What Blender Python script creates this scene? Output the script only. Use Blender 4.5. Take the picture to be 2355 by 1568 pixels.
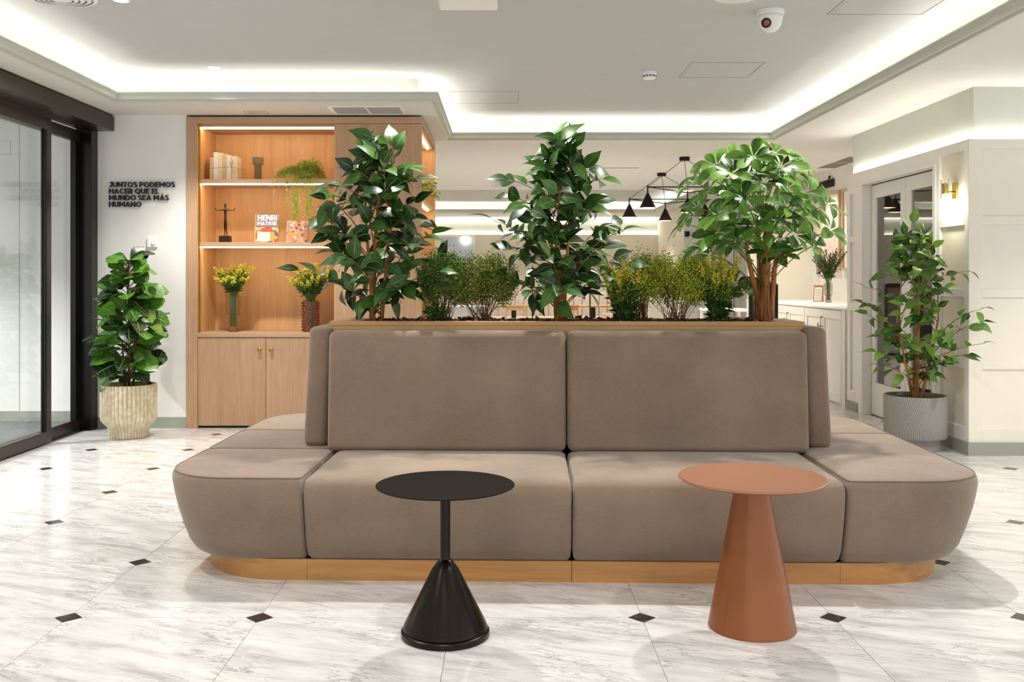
import bpy, bmesh, math, random
from mathutils import Vector, Matrix, Euler
for o in list(bpy.data.objects): bpy.data.objects.remove(o, do_unlink=True)
SC = bpy.context.scene
COL = SC.collection
PI = math.pi
random.seed(7)

# ------------------------------------------------------------------ camera, world, exposure, lights
F_PX, CAM_H = 2245.0, 1.32
cam_d = bpy.data.cameras.new('camera'); cam = bpy.data.objects.new('camera', cam_d); COL.objects.link(cam)
cam.location = (0, 0, CAM_H); cam.rotation_euler = (PI/2, 0, 0)
cam_d.sensor_width = 36.0; cam_d.lens = F_PX/2355*36.0
cam_d.shift_x = (1177.5-1162)/2355; cam_d.shift_y = -(784-640)/2355
cam_d.clip_end = 200
SC.camera = cam
vs = SC.view_settings
vs.view_transform = 'Standard'; vs.look = 'None'; vs.exposure = 0.25; vs.gamma = 1.0; vs.use_curve_mapping = False
W = bpy.data.worlds.new('world'); SC.world = W; W.use_nodes = True
bg = W.node_tree.nodes['Background']; bg.inputs[0].default_value = (0.93, 0.95, 1.0, 1); bg.inputs[1].default_value = 1.25

def spot(loc, power, angle=115, blend=0.6, color=(1, 0.93, 0.84), size=0.04, aim=None):
    d = bpy.data.lights.new('spot_beam', 'SPOT'); d.energy = power; d.color = color
    d.spot_size = math.radians(angle); d.spot_blend = blend; d.shadow_soft_size = size
    o = bpy.data.objects.new('spot_beam', d); COL.objects.link(o); o.location = loc
    if aim: o.rotation_euler = (Vector(aim)-Vector(loc)).to_track_quat('-Z', 'Y').to_euler()
    return o
def point(loc, power, color=(1, 0.86, 0.68), size=0.03):
    d = bpy.data.lights.new('bulb', 'POINT'); d.energy = power; d.color = color; d.shadow_soft_size = size
    o = bpy.data.objects.new('bulb', d); COL.objects.link(o); o.location = loc; return o
def area(loc, sx, sy, power, color=(1, 1, 1), aim=(0, 0, -1)):
    d = bpy.data.lights.new('ceiling_panel_light', 'AREA'); d.shape = 'RECTANGLE'; d.size = sx; d.size_y = sy
    d.energy = power; d.color = color
    o = bpy.data.objects.new('ceiling_panel_light', d); COL.objects.link(o); o.location = loc
    o.rotation_euler = Vector(aim).to_track_quat('-Z', 'Y').to_euler(); return o

ZC = 2.98      # raised tray ceiling
ZS = 2.76      # soffit / lower ceiling
WARM = (1, 0.965, 0.92)
for (x, y, p) in ((-2.29, 7.67, 160), (-2.29, 5.82, 110), (-2.29, 3.95, 80), (-0.35, 5.3, 150), (1.6, 5.3, 170),
                  (-0.35, 2.6, 60), (1.6, 2.6, 60), (-2.29, 1.6, 60), (1.6, 0.2, 60), (-0.35, 0.2, 60)):
    spot((x, y, ZC-0.03), p, color=WARM)
spot((4.5, 5.7, ZS-0.03), 130, color=(1, 0.94, 0.84))  # added spot out of view, no fitting, brightens the right front wall
# back lounge spots just under its ceiling, without fittings, lighting the far room
for (x, y) in ((0.3, 12.2), (0.3, 14.2), (-1.5, 13), (3.9, 11.2), (3.9, 13.0), (1.6, 17.6), (-1.2, 17.6), (0.2, 21.4), (2.6, 21.4), (-2.4, 21.4)):
    spot((x, y, ZS-0.03), 50 if x == 3.9 else 130, color=(1, 0.95, 0.87))
for x in (-4.9, -5.9):  # added vestibule spots without fittings, to whiten its wall
    spot((x, 7.2, 2.72), 290, color=(0.97, 0.98, 1.0))

# ------------------------------------------------------------------ materials
def lin(c):
    if isinstance(c, str):
        c = [int(c[i:i+2], 16)/255 for i in (0, 2, 4)]
    return tuple((v/12.92 if v <= 0.04045 else ((v+0.055)/1.055)**2.4) for v in c)
MATS = {}
class NT:
    def __init__(s, name):
        s.m = bpy.data.materials.new(name); s.m.use_nodes = True; s.t = s.m.node_tree
        s.b = s.t.nodes['Principled BSDF']; MATS[name] = s.m
    def n(s, typ, **kw):
        nd = s.t.nodes.new(typ)
        for k, v in kw.items():
            if k.startswith('i_'):
                key = k[2:]; key = int(key) if key.isdigit() else key.replace('_', ' ')
                nd.inputs[key].default_value = v
            else: setattr(nd, k, v)
        return nd
    def l(s, a, ai, b, bi): s.t.links.new(a.outputs[ai], b.inputs[bi])
    def base(s, c): s.b.inputs['Base Color'].default_value = (*c, 1)
    def set(s, **kw):
        for k, v in kw.items(): s.b.inputs[k.replace('_', ' ')].default_value = v
        return s
    def ramp(s, stops, src, so=0, interp='LINEAR'):
        r = s.n('ShaderNodeValToRGB'); r.color_ramp.interpolation = interp
        e = r.color_ramp.elements
        while len(e) < len(stops): e.new(0.5)
        for i, (p, c) in enumerate(stops):
            e[i].position = p; e[i].color = (*c, 1) if len(c) == 3 else c
        s.l(src, so, r, 0); return r
    def coords(s, kind='Object', scale=(1, 1, 1), rot=(0, 0, 0), rnd=0.0):
        tc = s.n('ShaderNodeTexCoord'); mp = s.n('ShaderNodeMapping')
        mp.inputs['Scale'].default_value = scale; mp.inputs['Rotation'].default_value = rot
        s.l(tc, kind, mp, 0)
        if rnd:
            oi = s.n('ShaderNodeObjectInfo'); mu = s.n('ShaderNodeVectorMath', operation='SCALE')
            cb = s.n('ShaderNodeCombineXYZ'); mm = s.n('ShaderNodeMath', operation='MULTIPLY', i_1=7.31)
            s.l(oi, 'Random', cb, 0); s.l(oi, 'Random', mm, 0); s.l(mm, 0, cb, 1)
            mu.inputs['Scale'].default_value = rnd; s.l(cb, 0, mu, 0); s.l(mu, 0, mp, 'Location')
        return mp
    def bump(s, src, so, strength, dist=0.01):
        b = s.n('ShaderNodeBump'); b.inputs['Strength'].default_value = strength; b.inputs['Distance'].default_value = dist
        s.l(src, so, b, 'Height'); s.l(b, 0, s.b, 'Normal'); return b

def flat(name, c, rough=0.6, metal=0.0, noise=0.04, spec=0.5, nscale=6.0, bump=0.0):
    """plain finish with a faint mottling so that nothing is a dead flat colour"""
    t = NT(name); c = lin(c)
    mp = t.coords('Object', (nscale,)*3); nz = t.n('ShaderNodeTexNoise', i_Scale=1.0, i_Detail=4.0); t.l(mp, 0, nz, 'Vector')
    a = tuple(max(0, v*(1-noise)) for v in c); b = tuple(min(1, v*(1+noise)) for v in c)
    r = t.ramp([(0.3, a), (0.7, b)], nz); t.l(r, 0, t.b, 'Base Color')
    t.set(Roughness=rough, Metallic=metal); t.b.inputs['Specular IOR Level'].default_value = spec
    if bump: t.bump(nz, 0, bump, 0.005)
    return t.m
def emit(name, c, strength):
    t = NT(name); t.base(lin(c)); t.b.inputs['Emission Color'].default_value = (*lin(c), 1)
    t.b.inputs['Emission Strength'].default_value = strength; return t.m

def wood(name, dark, light, axis='z', scale=1.0, rough=0.45, contrast=0.5):
    t = NT(name); sc = {'z': (14, 14, 0.9), 'x': (0.9, 14, 14), 'y': (14, 0.9, 14)}[axis]
    mp = t.coords('Object', tuple(v*scale for v in sc), rnd=9.0)
    n1 = t.n('ShaderNodeTexNoise', i_Scale=1.0, i_Detail=5.0, i_Roughness=0.6, i_Distortion=0.6); t.l(mp, 0, n1, 'Vector')
    mp2 = t.coords('Object', tuple(v*scale*5 for v in sc), rnd=3.0)
    n2 = t.n('ShaderNodeTexNoise', i_Scale=1.2, i_Detail=3.0); t.l(mp2, 0, n2, 'Vector')
    mx = t.n('ShaderNodeMix', data_type='FLOAT'); mx.inputs[0].default_value = 0.35
    t.l(n1, 0, mx, 2); t.l(n2, 0, mx, 3)
    r = t.ramp([(0.5-contrast*0.4, lin(dark)), (0.5+contrast*0.4, lin(light))], mx); t.l(r, 0, t.b, 'Base Color')
    t.set(Roughness=rough); t.bump(n2, 0, 0.06, 0.002); return t.m

def fabric(name, c, weave=900.0):
    t = NT(name); c = lin(c)
    tc = t.coords('Object', (1, 1, 1))
    big = t.n('ShaderNodeTexNoise', i_Scale=2.2, i_Detail=5.0, i_Roughness=0.55); t.l(tc, 0, big, 'Vector')
    ma = t.coords('Object', (480, 480, 40)); wa = t.n('ShaderNodeTexNoise', i_Scale=1.0, i_Detail=2.0); t.l(ma, 0, wa, 'Vector')
    mb = t.coords('Object', (40, 40, 480)); wb = t.n('ShaderNodeTexNoise', i_Scale=1.0, i_Detail=2.0); t.l(mb, 0, wb, 'Vector')
    ad = t.n('ShaderNodeMath', operation='ADD'); t.l(wa, 0, ad, 0); t.l(wb, 0, ad, 1)
    mx = t.n('ShaderNodeMath', operation='MULTIPLY_ADD', i_1=0.36, i_2=-0.36); t.l(ad, 0, mx, 0)
    sm = t.n('ShaderNodeMath', operation='ADD'); t.l(big, 0, sm, 0); t.l(mx, 0, sm, 1)
    a = tuple(v*0.80 for v in c); b = tuple(min(1, v*1.20) for v in c)
    r = t.ramp([(0.28, a), (0.72, b)], sm); t.l(r, 0, t.b, 'Base Color')
    t.set(Roughness=0.92); t.b.inputs['Sheen Weight'].default_value = 0.35; t.b.inputs['Sheen Roughness'].default_value = 0.45
    t.b.inputs['Specular IOR Level'].default_value = 0.15
    t.bump(ad, 0, 0.12, 0.002); return t.m

def marble():
    t = NT('marble'); 
    mp = t.coords('Object', (1, 1, 1), (0, 0, 0.36), rnd=31.0)
    # wispy veins: strongly stretched, distorted noise
    st = t.n('ShaderNodeMapping'); st.inputs['Scale'].default_value = (1.0, 5.0, 1.0); t.l(mp, 0, st, 0)
    v1 = t.n('ShaderNodeTexNoise', i_Scale=4.2, i_Detail=11.0, i_Roughness=0.68, i_Distortion=0.55); t.l(st, 0, v1, 'Vector')
    ab = t.n('ShaderNodeMath', operation='SUBTRACT', i_1=0.5); t.l(v1, 0, ab, 0)
    ab2 = t.n('ShaderNodeMath', operation='ABSOLUTE'); t.l(ab, 0, ab2, 0)
    ve = t.ramp([(0.0, (0.95,)*3), (0.010, (0.5,)*3), (0.028, (0, 0, 0))], ab2)
    ms = t.n('ShaderNodeTexNoise', i_Scale=3.2, i_Detail=4.0, i_Distortion=0.5); t.l(mp, 0, ms, 'Vector')
    mr = t.ramp([(0.38, (0, 0, 0)), (0.62, (1, 1, 1))], ms)
    mu = t.n('ShaderNodeMath', operation='MULTIPLY'); t.l(ve, 0, mu, 0); t.l(mr, 0, mu, 1)
    cl = t.n('ShaderNodeTexNoise', i_Scale=2.4, i_Detail=9.0, i_Roughness=0.66, i_Distortion=0.4); t.l(st, 0, cl, 'Vector')
    cr = t.ramp([(0.30, lin('b3b2b1')), (0.46, lin('d8d6d4')), (0.60, lin('e6e4e1'))], cl)
    mix = t.n('ShaderNodeMix', data_type='RGBA'); t.l(mu, 0, mix, 0); t.l(cr, 0, mix, 6)
    mix.inputs[7].default_value = (*lin('93918e'), 1)
    t.l(mix, 2, t.b, 'Base Color'); t.set(Roughness=0.13); t.b.inputs['Specular IOR Level'].default_value = 0.45
    return t.m
def darkstone():
    t = NT('dark_inset_stone'); mp = t.coords('Object', (1,)*3, rnd=5)
    v = t.n('ShaderNodeTexNoise', i_Scale=14.0, i_Detail=6.0, i_Distortion=1.5); t.l(mp, 0, v, 'Vector')
    r = t.ramp([(0.38, lin('2b2622')), (0.6, lin('3d3530')), (0.72, lin('6a5f55'))], v); t.l(r, 0, t.b, 'Base Color')
    t.set(Roughness=0.15); return t.m

def leafmat(name, dark, light, rib, rough=0.35, trans=0.12, ribw=0.03, veins=0.0):
    """leaf meshes run along local X with the midrib at Y=0"""
    t = NT(name); oi = t.n('ShaderNodeObjectInfo')
    tc = t.n('ShaderNodeTexCoord'); sp = t.n('ShaderNodeSeparateXYZ'); t.l(tc, 'Object', sp, 0)
    nz = t.n('ShaderNodeTexNoise', i_Scale=16.0, i_Detail=3.0); t.l(tc, 'Object', nz, 'Vector')
    ad = t.n('ShaderNodeMath', operation='MULTIPLY_ADD', i_1=0.9, i_2=-0.45); t.l(nz, 0, ad, 0)
    sm = t.n('ShaderNodeMath', operation='ADD'); t.l(ad, 0, sm, 0); t.l(oi, 'Random', sm, 1)
    r = t.ramp([(0.1, lin(dark)), (0.9, lin(light))], sm)
    uv = t.n('ShaderNodeSeparateXYZ'); t.l(tc, 'UV', uv, 0); yc = t.n('ShaderNodeMath', operation='SUBTRACT', i_1=0.5); t.l(uv, 1, yc, 0)
    ya = t.n('ShaderNodeMath', operation='ABSOLUTE'); t.l(yc, 0, ya, 0)
    rr = t.ramp([(0.0, (1, 1, 1)), (ribw*0.5, (0.6,)*3), (ribw, (0, 0, 0))], ya)
    last = rr
    if veins:
        v = t.n('ShaderNodeMath', operation='MULTIPLY_ADD', i_1=-0.25); t.l(ya, 0, v, 0); t.l(uv, 0, v, 2)
        w = t.n('ShaderNodeMath', operation='MULTIPLY', i_1=veins); t.l(v, 0, w, 0)
        s_ = t.n('ShaderNodeMath', operation='SINE'); t.l(w, 0, s_, 0)
        vr = t.ramp([(0.90, (0, 0, 0)), (1.0, (0.28,)*3)], s_)
        mxm = t.n('ShaderNodeMath', operation='MAXIMUM'); t.l(rr, 0, mxm, 0); t.l(vr, 0, mxm, 1); last = mxm
    mix = t.n('ShaderNodeMix', data_type='RGBA'); t.l(last, 0, mix, 0); t.l(r, 0, mix, 6); mix.inputs[7].default_value = (*lin(rib), 1)
    t.l(mix, 2, t.b, 'Base Color'); t.set(Roughness=rough)
    t.b.inputs['Specular IOR Level'].default_value = 0.5
    if trans:
        tr = t.n('ShaderNodeBsdfTranslucent'); t.l(mix, 2, tr, 0)
        ms = t.n('ShaderNodeMixShader'); ms.inputs[0].default_value = trans
        out = t.t.nodes['Material Output']; t.l(t.b, 0, ms, 1); t.l(tr, 0, ms, 2); t.l(ms, 0, out, 0)
    return t.m
def speck(name, stops, scale=60.0, rough=0.6):
    """tiny-leaf foliage: colour varies from bit to bit"""
    t = NT(name); tc = t.n('ShaderNodeTexCoord'); nz = t.n('ShaderNodeTexNoise', i_Scale=scale, i_Detail=2.0); t.l(tc, 'Object', nz, 'Vector')
    r = t.ramp([(p, lin(c)) for p, c in stops], nz); t.l(r, 0, t.b, 'Base Color'); t.set(Roughness=rough); return t.m
def bark(name, a, b):
    t = NT(name); mp = t.coords('Object', (24, 24, 5)); nz = t.n('ShaderNodeTexNoise', i_Scale=1.0, i_Detail=6.0, i_Distortion=0.8); t.l(mp, 0, nz, 'Vector')
    r = t.ramp([(0.32, lin(a)), (0.62, lin(b))], nz); t.l(r, 0, t.b, 'Base Color'); t.set(Roughness=0.75); t.bump(nz, 0, 0.5, 0.006); return t.m
def glass(name, tint=(1, 1, 1), rough=0.0, ior=1.45):
    t = NT(name); t.base(tint); t.set(Roughness=rough, IOR=ior); t.b.inputs['Transmission Weight'].default_value = 1.0; return t.m
def pane(name, tint=(0.97, 0.98, 0.98), refl=0.9, ior=1.3):
    """thin architectural pane: straight-through view plus mirror reflection by Fresnel"""
    t = NT(name); nt = t.t; nt.nodes.remove(t.b); out = nt.nodes['Material Output']
    tr = t.n('ShaderNodeBsdfTransparent'); tr.inputs[0].default_value = (*tint, 1)
    gl = t.n('ShaderNodeBsdfGlossy'); gl.inputs['Roughness'].default_value = 0.01; gl.inputs[0].default_value = (refl,)*3+(1,)
    ge = t.n('ShaderNodeNewGeometry'); io = t.n('ShaderNodeMapRange'); io.inputs['To Min'].default_value = ior; io.inputs['To Max'].default_value = 1/ior
    t.l(ge, 'Backfacing', io, 0)     # the same Fresnel curve on the way in and on the way out
    fr = t.n('ShaderNodeFresnel'); t.l(io, 0, fr, 0); ms = t.n('ShaderNodeMixShader')
    t.l(fr, 0, ms, 0); t.l(tr, 0, ms, 1); t.l(gl, 0, ms, 2); t.l(ms, 0, out, 0); return t.m

M = {}
M['marble'] = marble(); M['inset'] = darkstone()
M['joint'] = flat('joint_cement', 'a9a49c', 0.8)
M['ceiling'] = flat('ceiling_paint', 'c6c7c5', 0.9, noise=0.015)
M['recess'] = flat('cove_paint', 'cfd0c4', 0.9, noise=0.015)
M['soffit'] = flat('soffit_paint', 'dedbd3', 0.9, noise=0.015)
M['cornice'] = flat('cornice_paint', 'c6c8bd', 0.7, noise=0.015)
M['wall_white'] = flat('white_wall_paint', 'eceae4', 0.85, noise=0.015)
M['wall_cream'] = flat('cream_wall_paint', 'ece6d6', 0.75, noise=0.015)
M['panel_white'] = flat('white_lacquer', 'eeece8', 0.5, noise=0.01)
M['wall_sage'] = flat('sage_wall_paint', 'ccd0c4', 0.85, noise=0.02)
M['skirting'] = flat('grey_green_skirting', '9a9d90', 0.55, noise=0.02)
M['bronze'] = flat('dark_bronze_aluminium', '3a2f29', 0.3, 0.6, noise=0.08)
M['jamb_black'] = flat('black_anodised', '17130f', 0.25, 0.5, noise=0.1)
M['pane'] = pane('door_pane')
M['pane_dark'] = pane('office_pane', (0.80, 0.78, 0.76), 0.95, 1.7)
M['mat'] = speck('grey_entrance_mat', [(0.35, '3f4243'), (0.5, '66696b'), (0.65, '96989a')], 260.0, 0.95)
M['sofa'] = fabric('taupe_sofa_fabric', '8d7a68')
M['piping'] = fabric('taupe_piping', '80705f')
M['oak'] = wood('pale_oak_front', 'aa8665', 'cba582', 'z', 1.0)
M['oak_in'] = wood('oak_lit_lining', 'c2935f', 'dcb27c', 'z', 0.9)  # oak turned lighter and more golden, painting in the shelf-light glow
M['oak_x'] = wood('pale_oak_crossgrain', 'ad8a69', 'c9a585', 'x', 1.0)
M['oak_y'] = wood('pale_oak_sidegrain', 'ad8a69', 'c9a585', 'y', 1.0)
M['plinth'] = wood('amber_oak_plinth', 'ad7740', 'd29c5e', 'x', 0.8)
M['planter'] = wood('planter_oak', 'b88e55', 'd0aa72', 'x', 0.7)
M['black_metal'] = flat('black_powder_coat', '2c2723', 0.3, 0.85, noise=0.12, nscale=120)
M['black_top'] = flat('black_table_top', '1a1410', 0.6, 0.0, spec=0.06, noise=0.12, nscale=60)
M['black'] = flat('matt_black', '14110f', 0.5, 0.0, noise=0.1)
M['salmon'] = flat('terracotta_lacquer', '93562f', 0.33, 0.3, noise=0.05, nscale=3)
M['salmon_top'] = flat('salmon_glass_top', 'a9765d', 0.12, 0.0, noise=0.03)
M['brass'] = flat('brushed_brass', 'b58a3c', 0.3, 1.0, noise=0.08)
M['brass_bright'] = flat('polished_brass', 'd9bd66', 0.22, 1.0, noise=0.05)
M['white_plastic'] = flat('white_plastic', 'f1f0ee', 0.35, noise=0.01)
M['trunk'] = bark('ficus_bark', '7d4f22', 'c68d4b')
M['trunk2'] = bark('schefflera_bark', '6b3a17', 'c77f3a')
M['twig'] = bark('twig_bark', '6a4a2a', '9c7446')
M['stem_green'] = flat('green_stem', '6f8a3c', 0.5, noise=0.15)
M['stem_brown'] = flat('brown_stem', '6e5433', 0.7, noise=0.2, nscale=30)
M['ficus'] = leafmat('ficus_leaf', '16300f', '47722a', '86a052', 0.36, 0.12, 0.035)
M['ficus2'] = leafmat('bright_ficus_leaf', '1f4a18', '76a43a', '93ad4a', 0.38, 0.14, 0.035)
M['sch'] = leafmat('schefflera_leaf', '1f4a17', '6f9c3a', '9dbb5c', 0.3, 0.14, 0.03)
M['fiddle'] = leafmat('fiddle_leaf', '0c2610', '568a2e', '9cbb55', 0.32, 0.10, 0.03, 40.0)
M['bush_dark'] = speck('dark_fine_foliage', [(0.3, '2a4a14'), (0.5, '527a26'), (0.72, '8fa53c')], 70)
M['bush_olive'] = speck('olive_fine_foliage', [(0.3, '42551a'), (0.5, '74862c'), (0.72, 'b3a842')], 70)
M['bush_yellow'] = speck('yellow_fine_foliage', [(0.28, '628a20'), (0.5, 'a4b430'), (0.7, 'e0d04a')], 70)
M['plume'] = speck('yellow_plume', [(0.3, '96a428'), (0.5, 'd2c934'), (0.7, 'ecdd58')], 80)
M['plume_green'] = speck('plume_green', [(0.3, '3f5a17'), (0.5, '6c8426'), (0.72, 'a3ad38')], 80)
M['plume_leaf'] = speck('plume_leaf', [(0.3, '1d3510'), (0.55, '3d5f1d'), (0.75, '5f7f2a')], 50)
M['dried'] = speck('dried_foliage', [(0.3, '2a3318'), (0.5, '4f5a2b'), (0.7, '8a6a3a')], 60)
M['trail'] = speck('trailing_foliage', [(0.3, '5c7f1e'), (0.5, '93ab33'), (0.7, 'c9c94a')], 90)
M['mulch'] = speck('bark_mulch', [(0.3, '2c1b12'), (0.5, '583622'), (0.72, '86583a')], 45, 0.9)
M['soil'] = flat('dark_soil', '3a271a', 0.95, noise=0.3, nscale=60)
M['vase_smoke'] = flat('smoke_glass', 'a8946a', 0.25, noise=0.05); MATS['smoke_glass'].node_tree.nodes['Principled BSDF'].inputs['Transmission Weight'].default_value = 0.45
M['vase_grey'] = glass('grey_glass', (0.75, 0.75, 0.72), 0.06)
M['vase_amber'] = glass('amber_bubble_glass', (0.80, 0.58, 0.46), 0.05)
M['vase_olive'] = glass('olive_glass', (0.86, 0.85, 0.68), 0.12)
M['clear_glass'] = glass('clear_glass', (0.98, 0.97, 0.93), 0.0)
M['bronze_statue'] = flat('patinated_bronze', '3c271d', 0.4, 0.7, noise=0.35, nscale=80, bump=0.4)
M['paper_cream'] = flat('cream_paper', 'efdfc0', 0.85, noise=0.03)
M['paper_white'] = flat('white_paper', 'f6f1e8', 0.85, noise=0.02)
M['paper_tan'] = flat('tan_paper', 'dcc39a', 0.85, noise=0.03)
M['twine'] = flat('jute_twine', 'b08d55', 0.9, noise=0.2, nscale=200)
M['banquette'] = flat('beige_banquette', 'cfc0b0', 0.85, noise=0.03)
M['pink'] = flat('blush_upholstery', 'e3c6b6', 0.85, noise=0.03)
M['light_wood'] = wood('light_oak_furniture', 'c79a63', 'dcb583', 'x', 1.0)
M['chair_wood'] = wood('chair_wood', 'a9713f', 'c58d58', 'z', 1.0)
M['frame_wood'] = wood('picture_frame_oak', 'c6a480', 'dcbf9c', 'z', 1.0)
M['mesh_grey'] = flat('grey_chair_mesh', '9c9a98', 0.8, noise=0.1, nscale=200)
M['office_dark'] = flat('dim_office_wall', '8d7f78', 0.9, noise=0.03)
M['lens'] = flat('copper_lens', 'a5664a', 0.15, 0.5)
M['grille'] = flat('grey_grille', 'b9bab4', 0.5, noise=0.02)
M['hatch_line'] = flat('hatch_line_grey', '9fa09b', 0.7)
M['grille_dark'] = flat('dark_metal_and_shade', '8c857a', 0.6, noise=0.03)  # dark metal grey, also used to paint the shade behind vent slats
M['transom'] = flat('tan_transom_glass', 'a8935f', 0.3, noise=0.03)
M['blue_panel'] = flat('pale_blue_panel', 'ccd6e6', 0.3, noise=0.02)
M['led'] = emit('cove_led', (1.0, 0.985, 0.97), 34.0)
M['led_wall'] = emit('wall_wash_led', (1.0, 0.985, 0.95), 48.0)
M['led_far'] = emit('far_wall_led', (1.0, 0.985, 0.95), 13.0)
M['led_shelf'] = emit('warm_shelf_led', (1.0, 0.87, 0.70), 27.0)
M['lamp_disc'] = emit('downlight_disc', (1.0, 0.96, 0.9), 8.0)
M['lamp_warm'] = emit('warm_bulb', (1.0, 0.86, 0.62), 14.0)
M['bulb_pt'] = emit('tiny_bulb', (1.0, 0.97, 0.9), 9.0)

# ------------------------------------------------------------------ helpers
def tag(o, label=None, cat=None, group=None, kind=None):
    if label: o['label'] = label
    if cat: o['category'] = cat
    if group: o['group'] = group
    if kind: o['kind'] = kind
    return o
def empty(name, loc=(0, 0, 0), rz=0.0, label=None, cat=None, group=None, kind=None):
    o = bpy.data.objects.new(name, None); COL.objects.link(o); o.location = loc; o.rotation_euler = (0, 0, rz)
    o.empty_display_size = 0.05
    return tag(o, label, cat, group, kind)
def link(name, me, mat, parent=None, loc=None, rot=None, smooth=False):
    o = bpy.data.objects.new(name, me); COL.objects.link(o)
    if mat is not None and len(me.materials) == 0: me.materials.append(mat)
    if parent is not None: o.parent = parent
    if loc is not None: o.location = loc
    if rot is not None: o.rotation_euler = rot
    if smooth:
        for p in me.polygons: p.use_smooth = True
    return o
def autosmooth(o, deg=35):
    me = o.data
    for p in me.polygons: p.use_smooth = True
    bm = bmesh.new(); bm.from_mesh(me); a = math.radians(deg)
    for e in bm.edges:
        if len(e.link_faces) == 2 and e.calc_face_angle(0) > a: e.smooth = False
    bm.to_mesh(me); bm.free(); return o

class MB:
    def __init__(s): s.v = []; s.f = []
    def add(s, vs_, fs):
        k = len(s.v); s.v += [tuple(v) for v in vs_]; s.f += [tuple(i+k for i in f) for f in fs]; return s
    def box(s, x0, x1, y0, y1, z0, z1, mtx=None):
        vs_ = [(x, y, z) for z in (z0, z1) for y in (y0, y1) for x in (x0, x1)]
        if mtx is not None: vs_ = [mtx @ Vector(v) for v in vs_]
        return s.add(vs_, [(0, 2, 3, 1), (4, 5, 7, 6), (0, 1, 5, 4), (2, 6, 7, 3), (0, 4, 6, 2), (1, 3, 7, 5)])
    def tube(s, pts, rad, n=8, cap=True):
        pts = [Vector(p) for p in pts]; m = len(pts)
        if not hasattr(rad, '__len__'): rad = [rad]*m
        rings = []; up = None
        for i, p in enumerate(pts):
            t = (pts[min(i+1, m-1)]-pts[max(i-1, 0)]);
            if t.length < 1e-9: t = Vector((0, 0, 1))
            t.normalize()
            if up is None:
                up = Vector((1, 0, 0)) if abs(t.z) > 0.9 else Vector((0, 0, 1))
            a = t.cross(up);
            if a.length < 1e-6: a = t.cross(Vector((0, 1, 0)))
            a.normalize(); b = a.cross(t).normalized(); up = b
            rings.append([p+a*(rad[i]*math.cos(2*PI*k/n))+b*(rad[i]*math.sin(2*PI*k/n)) for k in range(n)])
        vs_ = [v for r in rings for v in r]; fs = []
        for i in range(m-1):
            for k in range(n):
                fs.append((i*n+k, i*n+(k+1) % n, (i+1)*n+(k+1) % n, (i+1)*n+k))
        if cap: fs.append(tuple(range(n-1, -1, -1))); fs.append(tuple((m-1)*n+k for k in range(n)))
        return s.add(vs_, fs)
    def lathe(s, prof, n=32, c=(0, 0, 0), mod=None, close_top=True, close_bot=True):
        vs_ = []; m = len(prof)
        for (r, z) in prof:
            for k in range(n):
                a = 2*PI*k/n; rr = r*(mod(a, z) if mod else 1)
                vs_.append((c[0]+rr*math.cos(a), c[1]+rr*math.sin(a), c[2]+z))
        fs = []
        for i in range(m-1):
            for k in range(n): fs.append((i*n+k, i*n+(k+1) % n, (i+1)*n+(k+1) % n, (i+1)*n+k))
        if close_bot: fs.append(tuple(range(n-1, -1, -1)))
        if close_top: fs.append(tuple((m-1)*n+k for k in range(n)))
        return s.add(vs_, fs)
    def prism(s, poly, z0, z1):
        n = len(poly); vs_ = [(x, y, z0) for x, y in poly]+[(x, y, z1) for x, y in poly]
        fs = [tuple(range(n-1, -1, -1)), tuple(range(n, 2*n))]+[(i, (i+1) % n, n+(i+1) % n, n+i) for i in range(n)]
        return s.add(vs_, fs)
    def mesh(s, name='mesh'):
        me = bpy.data.meshes.new(name); me.from_pydata(s.v, [], s.f); me.update(); return me
    def build(s, name, mat, parent=None, loc=None, rot=None, smooth=False, auto=None):
        o = link(name, s.mesh(name), mat, parent, loc, rot, smooth)
        if auto: autosmooth(o, auto)
        return o

def box(name, x0, x1, y0, y1, z0, z1, mat, parent=None, bev=0.0, seg=2, shear=0.0, inflate=0.0, smooth=None):
    """(bevelled) board; shear moves the top in y; inflate puffs the large faces"""
    me = MB().box(x0, x1, y0, y1, z0, z1).mesh(name)
    if bev > 0:
        bm = bmesh.new(); bm.from_mesh(me)
        bmesh.ops.bevel(bm, geom=list(bm.edges), offset=bev, segments=seg, profile=0.5, affect='EDGES', clamp_overlap=True)
        if shear:
            for v in bm.verts: v.co.y += shear*(v.co.z-z0)/(z1-z0)
        bm.to_mesh(me); bm.free()
    o = link(name, me, mat, parent)
    if bev > 0 and seg >= 3: autosmooth(o, 60)
    return o
def struct(o, kind='structure'): o['kind'] = kind; return o
def text_mesh(s, size, depth, offset=0.0, spacing=1.0, name='lettering'):
    cu = bpy.data.curves.new(name, 'FONT'); cu.body = s; cu.size = size; cu.extrude = depth; cu.offset = offset; cu.space_character = spacing
    cu.resolution_u = 3
    o = bpy.data.objects.new(name, cu); COL.objects.link(o)
    dg = bpy.context.evaluated_depsgraph_get(); me = bpy.data.meshes.new_from_object(o.evaluated_get(dg))
    bpy.data.objects.remove(o, do_unlink=True); bpy.data.curves.remove(cu)
    me.name = name; return me
def fit_text(s, w, h, depth, offset=0.0, name='lettering', ref='H'):
    """text mesh, left-bottom at the origin, total width w and cap height h, in the XZ plane facing -Y"""
    me = text_mesh(s, 1.0, 0.5, offset, name=name)
    r = text_mesh(ref, 1.0, 0.5, offset); ch = max(v.co.y for v in r.vertices); bpy.data.meshes.remove(r)
    xs = [v.co.x for v in me.vertices]; x0 = min(xs); x1 = max(xs)
    for v in me.vertices:
        x, y, z = v.co; v.co = ((x-x0)/(x1-x0)*w, -(z+0.5)*depth, y/ch*h)
    me.update(); return me
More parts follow.
